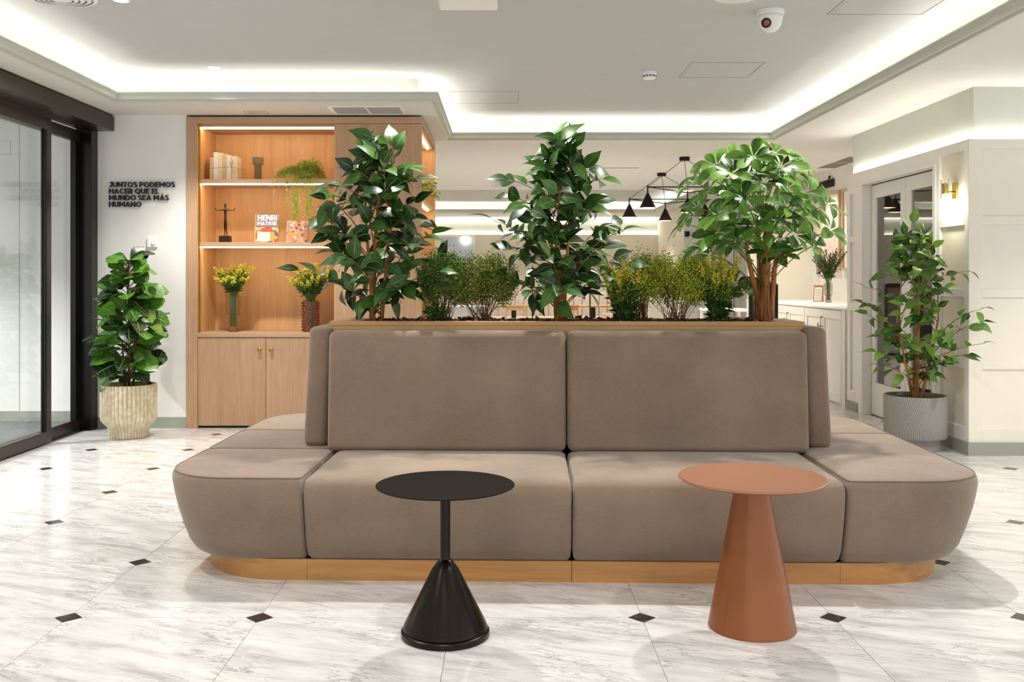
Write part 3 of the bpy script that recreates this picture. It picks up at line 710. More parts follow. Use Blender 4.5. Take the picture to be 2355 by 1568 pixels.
# ------------------------------------------------------------------ side tables
t1 = empty('side_table', (-0.222, 3.615, 0), 0, 'black round side table with slim stem and cone base', 'table')
Z1 = 0.558
MB().lathe([(0.0, Z1-0.005), (0.252, Z1-0.005), (0.256, Z1-0.003), (0.257, Z1-0.001), (0.256, Z1)], 72, close_bot=False).build('table_top', M['black_top'], t1, auto=40)
MB().lathe([(0.0185, 0.27), (0.0185, Z1-0.005)], 28).build('stem', M['black_metal'], t1, auto=40)
MB().lathe([(0.160, 0.0), (0.1635, 0.004), (0.1635, 0.020), (0.160, 0.0235), (0.155, 0.026), (0.157, 0.030), (0.150, 0.048), (0.100, 0.145), (0.050, 0.245), (0.030, 0.272), (0.021, 0.281), (0.0185, 0.282)], 72).build('cone_base', M['black_metal'], t1, auto=40)
t2 = empty('side_table', (0.935, 3.70, 0), 0, 'terracotta round side table with tapered conical pedestal', 'table')
Z2 = 0.57
MB().lathe([(0.0, Z2-0.009), (0.272, Z2-0.009), (0.275, Z2-0.006), (0.275, Z2-0.003), (0.273, Z2)], 72, close_bot=False).build('table_top', M['salmon_top'], t2, auto=40)
MB().lathe([(0.268, Z2-0.0125), (0.268, Z2-0.009)], 72).build('underplate', M['salmon'], t2, auto=40)
MB().lathe([(0.161, 0.0), (0.164, 0.002), (0.163, 0.008), (0.062, Z2-0.03), (0.060, Z2-0.012)], 72).build('pedestal', M['salmon'], t2, auto=40)

# ------------------------------------------------------------------ bookcase block
bc = empty('bookcase', (-2.81, YB, 0), 0, 'tall built-in oak bookcase with lit open shelves and cupboards below', 'bookcase')
OK, OI, OX, OY = M['oak'], M['oak_in'], M['oak_x'], M['oak_y']
def bp(name, x0, x1, y0, y1, z0, z1, mat, bev=0.0, parent=None):
    o = box(name, x0, x1, y0, y1, z0, z1, mat, bev=bev, seg=1); part(o, bc); return o
YBK = 9.10      # face of the back panel
XB0, XB1, XP0, XP1 = -2.81, -0.735, -1.512, -0.735
bp('outer_stile', XB0, -2.712, YB-0.015, YBK+0.02, 0, 2.742, OK, 0.002)
bp('top_rail', -2.712, XB1, YB-0.015, YB+0.30, 2.685, 2.742, OX, 0.002)
bp('inner_liner', -2.712, -2.700, YB+0.03, YBK, 0.84, 2.685, OI)
bp('gap_shading_strip', -2.712, -2.698, YB+0.012, YB+0.03, 0.84, 2.685, M['brass'])  # golden strip painting in the shading of the gap beside the stile
bp('back_panel', -2.700, XP0, YBK, YBK+0.02, 0.84, 2.66, OI)
bp('top_board', -2.700, XP0, YB+0.03, YBK, 2.660, 2.684, OX)
bp('side_liner', XP0, XP0+0.012, YB+0.012, YBK, 0.0, 2.685, OI)
for z in (2.158, 1.600):
    bp('shelf', -2.700, XP0, YB+0.02, YBK, z, z+0.040, OX, 0.001)
bp('cupboard_top', -2.712, XP0, YB-0.012, YBK, 0.802, 0.84, OX, 0.001)
bp('cupboard_plinth', -2.712, XP0, YB+0.03, YB+0.05, 0.0, 0.03, M['black'])
bp('cupboard_body', -2.712, XP0, YB+0.02, YBK, 0.03, 0.80, OX)
for (x0, x1, kx) in ((-2.709, -2.113, -2.163), (-2.109, -1.514, -2.06)):
    d = bp('cupboard_door', x0, x1, YB-0.004, YB+0.018, 0.022, 0.797, OK, 0.001)
    k = MB().lathe([(0.006, 0.0), (0.006, 0.012), (0.016, 0.014), (0.017, 0.026), (0.012, 0.030)], 18).build('knob', M['brass'], d, loc=(kx, YB-0.004, 0.688), rot=(PI/2, 0, 0), auto=40)
bp('tall_panel', XP0+0.014, XP1, YB-0.002, YB+0.018, 0.0, 2.682, OK, 0.001)
LS = M['led_shelf']
bp('shelf_light', -2.690, XP0-0.006, YB+0.055, YB+0.075, 2.648, 2.660, LS)
bp('shelf_light', -2.690, XP0-0.006, YB+0.035, YB+0.055, 2.149, 2.158, LS)
bp('shelf_light', -2.690, XP0-0.006, YB+0.035, YB+0.055, 1.591, 1.600, LS)
# side facing the lounge: open niche with its own shelves
YN0, YN1, XNB = YB+0.02, 10.24, -1.18
bp('side_back_panel', XNB-0.02, XNB, YN0, YN1, 0.0, 2.74, OI)
bp('side_end_panel', XNB, XB1, 10.14, YN1, 0.0, 2.74, OI)
bp('side_front_liner', XNB, XB1-0.002, YN0, YN0+0.012, 0.0, 2.68, OI)
bp('side_top_rail', XNB, XB1, YN0+0.29, 10.14, 2.685, 2.742, OY)
bp('side_top_board', XNB, XB1-0.02, YN0, 10.14, 2.655, 2.684, OY)
for z in (2.02, 1.50, 0.80):
    bp('side_shelf', XNB, XB1-0.012, YN0+0.012, 10.14, z, z+0.035, OY)
bp('side_light', XB1-0.075, XB1-0.055, YN0+0.1, 10.05, 2.645, 2.655, LS)
bp('side_light', XB1-0.075, XB1-0.055, YN0+0.1, 10.05, 2.010, 2.020, LS)
bp('back_cover', -3.1, XB1, YN1, YN1+0.03, 0, 2.74, M['wall_white'])

# ------------------------------------------------------------------ fitted white cabinets in the niche on the right
XC = XR+0.002
ZK = 1.015
ct = box('worktop', XC-0.012, XN, 9.925, 14.0, ZK-0.022, ZK, M['panel_white'], bev=0.002, seg=1); tag(ct, 'long white worktop on the fitted cabinets in the niche', 'worktop')
for i, (y0, y1) in enumerate(((9.95, 11.27), (11.28, 12.60), (12.61, 13.98))):
    c = empty('cabinet', (XC, y0, 0), 0, ['white panelled cabinet nearest the double doors with brass bar handles', 'white panelled cabinet in the middle of the niche row', 'white panelled cabinet farthest into the niche behind the tree trunk'][i], 'cabinet', 'white fitted cabinets')
    part(box('body', XC+0.022, XN-0.02, y0, y1, 0.0, ZK-0.024, PW), c)
    part(box('end_stile', XC, XC+0.021, y0, y0+0.10 if i == 0 else y0+0.012, 0.0, ZK-0.024, PW), c)
    s = y0+(0.10 if i == 0 else 0.012); mid = (s+y1)/2
    for (a, b, hy) in ((s+0.003, mid-0.002, mid-0.045), (mid+0.002, y1-0.003, mid+0.045)):
        d = part(box('door', XC+0.008, XC+0.020, a, b, 0.03, ZK-0.03, PW), c)
        for (p0, p1, z0, z1) in ((a, a+0.075, 0.03, ZK-0.03), (b-0.075, b, 0.03, ZK-0.03), (a+0.075, b-0.075, 0.03, 0.12), (a+0.075, b-0.075, ZK-0.12, ZK-0.03)):
            box('door_frame', XC-0.004, XC+0.008, p0, p1, z0, z1, PW, d)
        MB().tube([(XC-0.004, hy, 0.80), (XC-0.035, hy, 0.80), (XC-0.035, hy, 0.835), (XC-0.035, hy, 0.62), (XC-0.035, hy, 0.655), (XC-0.004, hy, 0.655)], 0.006, 8).build('handle', M['brass'], d)
    k = part(MB().tube([(XC-0.004, mid-0.02, 0.90), (XC-0.022, mid-0.02, 0.90)], 0.010, 10).build('lock', M['brass']), c)
    MB().box(XC-0.028, XC-0.022, mid-0.024, mid-0.016, 0.84, 0.905).build('key', M['grille_dark'], k)

# ------------------------------------------------------------------ plants
def leaf_mesh(name, L, w, prof, fold=0.25, curl=0.25, n=6, wavy=0.0, mat=None):
    vs_, fs = [], []
    for i in range(n+1):
        t = i/n; hw = w*prof(t); z = -curl*L*t*t+0.12*L*t; e = fold*hw+wavy*w*math.sin(t*14)
        vs_ += [(L*t, hw, z+e), (L*t, 0, z), (L*t, -hw, z+fold*hw-wavy*w*math.sin(t*14+1))]
    for i in range(n):
        a = 3*i; fs += [(a, a+1, a+4, a+3), (a+1, a+2, a+5, a+4)]
    me = bpy.data.meshes.new(name); me.from_pydata(vs_, [], fs); me.materials.append(mat)
    uvl = me.uv_layers.new(name='uv')
    for lp in me.loops:
        i, j = divmod(lp.vertex_index, 3); uvl.data[lp.index].uv = (i/n, j*0.5)
    for p in me.polygons: p.use_smooth = True
    me.update(); return me
class LeafMass:
    """single leaves as objects up to the limit, the rest joined into one part"""
    def __init__(s, root, name, limit=290): s.root = root; s.name = name; s.items = []; s.limit = limit
    def add(s, me, pos, d, nrm, sc): s.items.append((me, Vector(pos), Vector(d), Vector(nrm), sc))
    def done(s, R):
        cam_side = sorted(s.items, key=lambda q: q[1].y)      # the ones nearest the viewer stay single
        for me, pos, d, nrm, sc in cam_side[:s.limit]:
            o = bpy.data.objects.new(s.name, me); COL.objects.link(o); o.parent = s.root; set_dir(o, pos, d, nrm, sc)
        rest = cam_side[s.limit:]
        if not rest: return
        vs_, fs, uvs = [], [], []
        for me, pos, d, nrm, sc in rest:
            t = bpy.data.objects.new('tmp', None); set_dir(t, pos, d, nrm, sc); mt = t.matrix_basis.copy(); bpy.data.objects.remove(t)
            k = len(vs_); vs_ += [tuple(mt @ v.co) for v in me.vertices]
            for p in me.polygons:
                fs.append(tuple(i+k for i in p.vertices)); uvs += [tuple(me.uv_layers[0].data[l].uv) for l in p.loop_indices]
        m2 = bpy.data.meshes.new('leaf_mass'); m2.from_pydata(vs_, [], fs); u = m2.uv_layers.new(name='uv')
        for i, q in enumerate(uvs): u.data[i].uv = q
        o = link('leaf_mass', m2, rest[0][0].materials[0], s.root, smooth=True); o['kind'] = 'stuff'
fic_p = lambda t: (math.sin(PI*min(1, t*1.04)**0.82) if t < 0.96 else 0.02)*(1.0 if t < 0.75 else 1.0)+0.015
sch_p = lambda t: math.sin(PI*(t**1.45))**0.8*0.98+0.02 if 0 < t < 1 else 0.03
fid_p = lambda t: (0.10+0.9*math.sin(PI*(t**1.5))**0.7) if t < 0.99 else 0.12
def set_dir(o, pos, d, nrm, s=1.0):
    d = Vector(d).normalized(); n = Vector(nrm); y = n.cross(d)
    if y.length < 1e-4: y = Vector((0, 1, 0)).cross(d)
    y.normalize(); z = d.cross(y)
    o.matrix_basis = Matrix(((d.x*s, y.x*s, z.x*s, pos[0]), (d.y*s, y.y*s, z.y*s, pos[1]), (d.z*s, y.z*s, z.z*s, pos[2]), (0, 0, 0, 1)))
FIC = [leaf_mesh('leaf', 0.130, 0.036, fic_p, 0.16, c, 7, mat=M['ficus']) for c in (0.22, 0.42, 0.62)]
FIC2 = [leaf_mesh('leaf', 0.122, 0.032, fic_p, 0.18, c, 7, mat=M['ficus2']) for c in (0.20, 0.40, 0.60)]
SCH = [leaf_mesh('leaflet', 0.125, 0.031, sch_p, 0.2, c, 7, mat=M['sch']) for c in (0.15, 0.35, 0.5)]
FID = [leaf_mesh('leaf', 0.215, 0.084, fid_p, 0.14, c, 8, 0.05, mat=M['fiddle']) for c in (0.2, 0.4, 0.6)]

def quad(a, b, c, t): return a*(1-t)**2+b*2*t*(1-t)+c*t*t
def interp(tab, h):
    for (h0, r0), (h1, r1) in zip(tab, tab[1:]):
        if h0 <= h <= h1: return r0+(r1-r0)*(h-h0)/(h1-h0)
    return tab[-1][1] if h > tab[-1][0] else tab[0][1]
def polyat(pts, z):
    for a, b in zip(pts, pts[1:]):
        if a[2] <= z <= b[2]:
            t = (z-a[2])/(b[2]-a[2]); return Vector(a).lerp(Vector(b), t)
    return Vector(pts[-1])
def ficus(name, label, loc, H, tab, stems, nbr, seed, leaves, z0=0.0, ydepth=0.85, nl=8, trunk_mat='trunk', lim=None, hmin=.15, cat='tree', sc=1.0, off=(0, 0)):
    R = random.Random(seed); root = empty(name, loc, 0, label, cat); LM = LeafMass(root, 'leaf')
    for pts, rad in stems:
        n = len(pts); o = MB().tube(pts, [rad*(1-0.72*i/(n-1)) for i in range(n)], 9).build('trunk', M[trunk_mat], root, smooth=True)
    for b in range(nbr):
        h = hmin+(1-hmin)*((b+0.5)/nbr)**0.9
        az = b*2.39996+R.uniform(-.35, .35); rr = interp(tab, h)*(R.uniform(0.78, 1.08) if b % 3 else R.uniform(.35, .7))
        pts, rad = stems[b % len(stems)]
        tip = Vector((math.cos(az)*rr+off[0]*h, math.sin(az)*rr*ydepth+off[1]*h, h*H+R.uniform(-.02, .03)))
        if lim and not lim(Vector(loc)+tip+Vector((.05, 0, 0))): tip.x = min(tip.x, 3.50-loc[0]); tip.y = -.43
        zb = max(z0+0.05*H, tip.z-0.42*rr-0.10)
        base = polyat(pts, min(zb, pts[-1][2])); mid = base.lerp(tip, 0.5)+Vector((0, 0, 0.05+0.12*rr))
        path = [quad(base, mid, tip, k/5) for k in range(6)]
        MB().tube(path, [0.0042*(1-0.13*k) for k in range(6)], 5).build('branch', M['twig'], root, smooth=True)
        outw = Vector((math.cos(az), math.sin(az), 0))
        for k in range(nl):
            t = 0.18+0.82*(k+0.6)/nl; t = min(t, 1.0)
            p = quad(base, mid, tip, t); tan = (quad(base, mid, tip, min(1, t+.05))-quad(base, mid, tip, t-.05)).normalized()
            side = tan.cross(Vector((0, 0, 1))); side = side.normalized() if side.length > 1e-3 else Vector((1, 0, 0))
            sg = 1 if k % 2 else -1
            d = tan*R.uniform(.2, .8)+side*sg*R.uniform(.4, 1.0)+Vector((R.uniform(-.3, .3), R.uniform(-.3, .3), R.uniform(-.75, .55)))
            if k == nl-1: d = tan+Vector((R.uniform(-.2, .2), R.uniform(-.2, .2), R.uniform(-.3, .3)))
            nrm = Vector((0, 0, R.uniform(.3, 1)))+outw*R.uniform(0.1, 0.9)+Vector((R.uniform(-.5, .5), R.uniform(-.9, .2), 0))
            s = R.uniform(0.72, 1.12)*sc
            pp = p+d.normalized()*0.012
            if lim and not lim(Vector(loc)+pp+d.normalized()*0.12*s): continue
            LM.add(R.choice(leaves), pp, d, nrm, s)
    # leader shoot
    for k in range(6):
        d = Vector((math.cos(k*2.4)*0.5, math.sin(k*2.4)*0.5, R.uniform(.4, 1.1)))
        LM.add(R.choice(leaves), Vector(stems[0][0][-1])+Vector((0, 0, -0.02*k)), d, (d.x, d.y-0.6, 0.4), R.uniform(.6, .95)*sc)
    LM.done(R)
    return root
PT = 1.072     # top of the soil in the planter
def ontop(px, dy=0.0):   # place on the planter axis
    x = (px-1162)*5.17/2245; return (x, SY+dy-(x-SX)*0.0262, PT)
tabA = [(0, .10), (.08, .18), (.18, .30), (.30, .40), (.45, .40), (.58, .37), (.72, .29), (.84, .19), (.93, .10), (1, .04)]
ficus('ficus_tree', 'leafy artificial ficus tree at the left end of the sofa planter', ontop(862), 0.97, tabA,
      [([(-.02, 0, -.02), (-.012, 0, .2), (.0, .0, .45), (.02, 0, .7), (.03, 0, .90)], .017), ([(.025, .01, -.02), (.05, 0, .22), (.075, -.02, .45), (.08, 0, .66)], .013), ([(-.005, -.015, -.02), (-.03, .01, .25), (-.05, .02, .5), (-.06, .02, .72)], .013)], 37, 11, FIC, nl=9)
tabB = [(0, .10), (.08, .14), (.20, .30), (.36, .42), (.50, .43), (.62, .32), (.74, .30), (.82, .19), (.90, .10), (1, .035)]
ficus('ficus_tree', 'leafy artificial ficus tree in the middle of the sofa planter', ontop(1287), 0.98, tabB,
      [([(0, 0, -.02), (.0, 0, .2), (-.01, .0, .45), (-.0, 0, .7), (.0, 0, .94)], .016), ([(.02, .01, -.02), (.03, 0, .22), (.045, -.02, .45), (.06, 0, .66)], .013), ([(-.015, -.01, -.02), (-.03, .01, .25), (-.045, .02, .5), (-.06, .02, .72)], .012)], 37, 23, FIC, nl=9)
# ficus in the carved pot on the right
PRX, PRY = 3.172, 7.55
tabC = [(0, .12), (.10, .26), (.2, .34), (.35, .42), (.48, .44), (.62, .40), (.72, .30), (.85, .17), (1, .06)]
ficus('potted_ficus', 'green leafy ficus growing in the carved grey pot by the double doors', (PRX, PRY, 0.385), 1.36, tabC,
      [([(0, 0, -.02), (.01, 0, .3), (.02, .0, .7), (.03, 0, 1.0), (.04, 0, 1.28)], .024), ([(.03, -.02, -.02), (.10, -.03, .3), (.16, -.04, .62), (.17, 0, .9)], .014), ([(-.02, -.02, -.02), (-.09, -.02, .3), (-.14, .0, .6), (-.10, .02, .9)], .013)],
      42, 5, FIC2, nl=8, ydepth=0.75, lim=lambda p: p.x < 3.43 or (p.y < 7.2 and p.x < 3.62), off=(-.04, -.09), cat='plant')
# schefflera
def schefflera(loc):
    R = random.Random(9); root = empty('schefflera_tree', loc, 0, 'broad-crowned schefflera tree with stout orange-brown trunk in the sofa planter', 'tree'); LM = LeafMass(root, 'leaflet')
    st = [([(.0, 0, -.02), (.0, 0, .12), (.01, 0, .25), (.02, 0, .42), (.03, .01, .60)], .036), ([(-.03, 0, -.02), (-.03, 0, .15), (-.06, 0, .27), (-.09, -.01, .40), (-.08, 0, .55)], .017), ([(.03, 0, -.02), (.05, 0, .18), (.06, 0, .30), (.085, 0, .40), (.10, 0, .55)], .017), ([(.0, .03, -.02), (-.01, .04, .25), (-.02, .04, .6)], .016)]
    for pts, rad in st:
        n = len(pts); MB().tube(pts, [rad*(1-0.5*i/(n-1)) for i in range(n)], 10).build('trunk', M['trunk2'], root, smooth=True)
    for k in range(16):   # aerial roots down the trunk
        a = k*0.39; r = .040+R.uniform(-.004, .006)
        pts = [(r*math.cos(a)*(1.25-.25*t)+R.uniform(-.006, .006), r*math.sin(a)*(1.25-.25*t)+R.uniform(-.006, .006), -.02+.26*t*R.uniform(.8, 1.0)) for t in (0, .25, .5, .75, 1)]
        MB().tube(pts, R.uniform(.002, .004), 5).build('aerial_root', M['twig'], root, smooth=True)
    whorls = []
    N = 54
    for k in range(N):
        h = (k+.5)/N; z = .36+.55*h; rmax = .40*math.sqrt(max(0.03, 1-((h-.30)/.74)**2)) if h > .30 else .40*(.72+.28*h/.30)
        az = k*2.39996; rr = rmax*(R.uniform(.82, 1.05) if k % 3 else R.uniform(.35, .75))
        whorls.append(Vector((math.cos(az)*rr-.05, math.sin(az)*rr*.8, z)))
    whorls += [Vector((-.12, .10, .22)), Vector((-.16, .12, .12)), Vector((-.06, .13, .17))]
    for w in whorls:
        base = Vector((w.x*.12, w.y*.12, max(.20, min(.6, w.z-.20)))); mid = base.lerp(w, .5)+Vector((0, 0, .05))
        MB().tube([quad(base, mid, w, t/4) for t in range(5)], .0028, 5).build('petiole', M['stem_green'], root, smooth=True)
        ax = (Vector((w.x, w.y, .0))*1.2+Vector((R.uniform(-.2, .2), R.uniform(-.35, .1), .36))).normalized()
        u = ax.cross(Vector((0, 0, 1))); u = u.normalized() if u.length > 1e-3 else Vector((1, 0, 0)); v = ax.cross(u)
        n = 7; a0 = R.uniform(0, 6.28)
        for i in range(n):
            a = a0+2*PI*i/n; d = u*math.cos(a)+v*math.sin(a)+ax*R.uniform(.1, .45)
            LM.add(R.choice(SCH), w+d.normalized()*.012, d, ax+Vector((R.uniform(-.3, .3), R.uniform(-.3, .3), R.uniform(-.2, .2))), R.uniform(.70, 1.12))
    LM.done(R)
    return root
schefflera(ontop(1752))

# fiddle leaf fig on the left
FX, FY = -3.135, 8.13
def fiddle(loc):
    R = random.Random(4); root = empty('fiddle_leaf_fig', loc, 0, 'fiddle leaf fig with large wavy leaves in the ribbed pot by the glass door', 'plant')
    for pts in ([(0, 0, -.02), (.005, 0, .4), (-.01, 0, .8), (0, 0, 1.06)], [(.03, .01, -.02), (.05, .01, .3), (.06, .0, .62)], [(-.03, 0, -.02), (-.05, 0, .3), (-.06, 0, .6)]):
        MB().tube(pts, [.012*(1-.6*i/(len(pts)-1)) for i in range(len(pts))], 8).build('stem', M['stem_brown'], root, smooth=True)
    N = 132
    for k in range(N):
        h = (k+.5)/N; z = .10+.98*h; az = k*2.39996+R.uniform(-.3, .3)
        rr = interp([(0, .05), (.2, .12), (.35, .16), (.6, .14), (.85, .08), (1, .02)], h)*R.uniform(.1, 1.15)
        d = Vector((math.cos(az), math.sin(az)*.8, R.uniform(-.35, .75)+1.2*max(0, h-.75))); p = Vector((math.cos(az)*rr, math.sin(az)*rr, z))
        s = R.uniform(.75, 1.05)*(1 if h < .8 else .85)
        if (Vector(loc)+p+d.normalized()*.2*s).y > 8.59: d.y = -abs(d.y)*.3; 
        if (Vector(loc)+p+d.normalized()*.2*s).x < -3.56 and R.random() < .4: d.x *= .5
        MB().tube([(0, 0, z-.05), p], .003, 5).build('petiole', M['stem_brown'], root)
        o = bpy.data.objects.new('leaf', R.choice(FID)); COL.objects.link(o); o.parent = root
        set_dir(o, p, d, Vector((math.cos(az)*.4+R.uniform(-.5, .5), -R.uniform(-.1, 1.1), R.uniform(.4, 1.2))), s)
fiddle((FX, FY, .40))

# pots
def potmat(name, c1, c2, waves=False):
    t = NT(name)
    if waves:
        tc = t.n('ShaderNodeTexCoord'); sp = t.n('ShaderNodeSeparateXYZ'); t.l(tc, 'Object', sp, 0)
        at = t.n('ShaderNodeMath', operation='ARCTAN2'); t.l(sp, 1, at, 0); t.l(sp, 0, at, 1)
        zz = t.n('ShaderNodeMath', operation='MULTIPLY', i_1=11.0); t.l(sp, 2, zz, 0); sn = t.n('ShaderNodeMath', operation='SINE'); t.l(zz, 0, sn, 0)
        nz = t.n('ShaderNodeTexNoise', i_Scale=7.0, i_Detail=4.0); t.l(tc, 'Object', nz, 'Vector')
        a = t.n('ShaderNodeMath', operation='MULTIPLY_ADD', i_1=.16); t.l(sn, 0, a, 0); t.l(at, 0, a, 2)
        b = t.n('ShaderNodeMath', operation='MULTIPLY_ADD', i_1=.12); t.l(nz, 0, b, 0); t.l(a, 0, b, 2)
        c = t.n('ShaderNodeMath', operation='MULTIPLY', i_1=112.0); t.l(b, 0, c, 0); d = t.n('ShaderNodeMath', operation='SINE'); t.l(c, 0, d, 0)
        dd = t.n('ShaderNodeMath', operation='MULTIPLY_ADD', i_1=.5, i_2=.5); t.l(d, 0, dd, 0)
        r = t.ramp([(.25, lin(c1)), (.7, lin(c2))], dd); t.l(r, 0, t.b, 'Base Color'); t.bump(dd, 0, .6, .006)
    else:
        tc = t.n('ShaderNodeTexCoord'); nz = t.n('ShaderNodeTexNoise', i_Scale=24.0, i_Detail=6.0, i_Roughness=.7); t.l(tc, 'Object', nz, 'Vector')
        r = t.ramp([(.32, lin(c1)), (.5, lin(c2)), (.68, lin('ece2cc'))], nz); t.l(r, 0, t.b, 'Base Color'); t.bump(nz, 0, .08, .003)
    t.set(Roughness=.8); return t.m
p1 = empty('plant_pot', (FX, FY, 0), 0, 'cream fluted stone plant pot by the glass sliding door', 'pot')
rib = lambda a, z: 1-0.085*(1-abs(math.sin(a*20)))**1.2
MB().lathe([(.155, 0), (.160, .01), (.160, .05), (.168, .09), (.196, .12), (.218, .145), (.224, .17), (.224, .435), (.221, .442)], 400, mod=rib, close_top=False).build('pot_body', potmat('fluted_stone', 'c2b291', 'd6c8aa'), p1, smooth=True)
MB().lathe([(.209, .442), (.200, .442), (.198, .40), (.196, .36)], 64, close_bot=False, close_top=False).build('pot_lining', M['paper_tan'], p1, smooth=True)
MB().lathe([(.212, .4415), (.196, .4415)], 64, close_bot=False, close_top=False).build('pot_rim', M['paper_tan'], p1)
MB().lathe([(.0, .395), (.197, .39)], 48, close_top=False, close_bot=False).build('soil', M['soil'], p1)
p2 = empty('plant_pot', (PRX, PRY, 0), 0, 'grey carved wavy-line plant pot beside the white double doors', 'pot')
MB().lathe([(.178, 0), (.180, .01), (.180, .085), (.190, .092), (.222, .100), (.228, .112), (.232, .20), (.232, .415), (.229, .420)], 96, close_top=False).build('pot_body', potmat('carved_grey', '75716d', 'b0aba3', True), p2, auto=40)
MB().lathe([(.229, .420), (.212, .420), (.208, .30)], 64, close_bot=False, close_top=False).build('pot_rim', M['grille_dark'], p2, auto=40)
MB().lathe([(.0, .392), (.2095, .388)], 48, close_top=False, close_bot=False).build('soil', M['mulch'], p2)

# fine-leaved bushes
def bit(m, p, s, R):
    e = Euler((R.uniform(0, 6.28), R.uniform(0, 6.28), R.uniform(0, 6.28))).to_matrix()
    a, b = e @ Vector((s, 0, 0)), e @ Vector((0, s*.55, 0)); p = Vector(p)
    m.add([p-a, p+b, p+a, p-b], [(0, 1, 2, 3)])
def fine_bush(label, loc, rx, rz, cz, mat, nst, nbits, seed, size=.0045, lean=0.0, cat='plant', name='fine_leaf_bush', stem='stem_brown', spread=.022):
    R = random.Random(seed); root = empty(name, loc, 0, label, cat); ms, mf = MB(), MB()
    tips = []
    for k in range(nst):
        a = R.uniform(0, 6.28); el = math.acos(R.uniform(-.35, 1)); rr = R.uniform(.62, 1)
        tip = Vector((math.sin(el)*math.cos(a)*rx*rr+lean*.5, math.sin(el)*math.sin(a)*rx*.62*rr, cz+math.cos(el)*rz*rr))
        base = Vector((R.uniform(-.045, .045), R.uniform(-.03, .03), -.02)); mid = Vector((tip.x*.55, tip.y*.55, tip.z*.52))
        pts = [quad(base, mid, tip, t/4) for t in range(5)]; ms.tube(pts, [.0016, .0014, .0012, .0010, .0007], 4, cap=False)
        tips.append((base, mid, tip))
    for k in range(nbits):
        b, c, t = R.choice(tips); q_ = R.uniform(.55, 1.0)**.7; p = quad(b, c, t, q_)
        p = p+Vector((R.gauss(0, spread), R.gauss(0, spread*.8), R.gauss(0, spread)))
        if p.z < .05: continue
        bit(mf, p, R.uniform(.7, 1.4)*size, R)
    s = ms.build('stems', M[stem], root); f = mf.build('foliage', M[mat], root); f['kind'] = 'stuff'; s['kind'] = 'stuff'
    return root
def plume_bunch(label, loc, H, rx, nst, seed, name='goldenrod_bunch', top='plume', z0=-.02, leafy=True, spread0=.02, cat='plant', bits=170, size=.0064, yd=.7, neck=0.0):
    """upright flower stems: dark lance leaves below, feathery plumes above"""
    R = random.Random(seed); root = empty(name, loc, 0, label, cat); ms, ml, mp, mg = MB(), MB(), MB(), MB()
    for k in range(nst):
        a = k*2.39996; rr = math.sqrt((k+.5)/nst)
        base = Vector((math.cos(a)*spread0*rr, math.sin(a)*spread0*rr, z0)); tip = Vector((math.cos(a)*rx*rr, math.sin(a)*rx*yd*rr, H*R.uniform(.74, 1.0)-.08*H*rr))
        if neck:     # straight up through the vase, then fanning out
            b2 = Vector((base.x*1.3, base.y*1.3, neck)); ms.tube([base, b2], .002, 4, cap=False); base = b2
        mid = base.lerp(tip, .5)+Vector((0, 0, .06*H)); mid.x *= .75; mid.y *= .75
        ms.tube([quad(base, mid, tip, t/4) for t in range(5)], [.0022, .002, .0017, .0013, .0008], 4, cap=False)
        for j in range(26 if leafy else 8):
            t = R.uniform(.12, .72); p = quad(base, mid, tip, t)
            if p.z < .0: continue
            d = Vector((R.uniform(-1, 1), R.uniform(-1, 1), R.uniform(-.2, .9))).normalized(); L = R.uniform(.03, .062)*(1.2-.6*t); u = d.cross(Vector((R.uniform(-1, 1), R.uniform(-1, 1), 1))).normalized()*L*.16
            ml.add([p, p+d*L*.5+u, p+d*L, p+d*L*.5-u], [(0, 1, 2, 3)])
        for j in range(bits):
            t = R.uniform(.48, 1.0); p = quad(base, mid, tip, t); wd = .015*(1.15-t)+.0035
            bit(mp if t > .72+R.uniform(-.1, .1) else mg, p+Vector((R.gauss(0, wd), R.gauss(0, wd), R.gauss(0, .006))), R.uniform(.6, 1.3)*size, R)
    for mm, nm, mt in ((ms, 'stems', 'stem_green'), (ml, 'leaves', 'plume_leaf'), (mp, 'plumes', top), (mg, 'buds', 'dried' if top == 'dried' else 'plume_green')):
        if not mm.v: continue
        o = mm.build(nm, M[mt], root); o['kind'] = 'stuff'
    return root
fine_bush('dark green fine-leaved bush right beside the left ficus tree', ontop(1018), .135, .16, .25, 'bush_dark', 60, 17000, 1, .0052)
plume_bunch('dark leafy sprig at the foot of the dark green bush', ontop(1004, -.09), .15, .07, 12, 31, 'leafy_sprig', 'plume_leaf', bits=4)
fine_bush('wide olive bush with bare brown stems left of the middle ficus', ontop(1108, .02), .205, .16, .235, 'bush_olive', 60, 19000, 2, .0052)
plume_bunch('goldenrod bunch with yellow plumes right of the middle ficus', ontop(1434, -.03), .37, .14, 34, 3)
fine_bush('wide yellow-green bush on brown stems between two goldenrod bunches', ontop(1548), .20, .165, .235, 'bush_yellow', 62, 20000, 4, .0052)
fine_bush('small olive bush peeping out behind the left goldenrod bunch', ontop(1478, .11), .10, .12, .28, 'bush_olive', 50, 8000, 8)
plume_bunch('goldenrod bunch with dark leaves left of the schefflera trunk', ontop(1646, -.03), .395, .135, 34, 5)

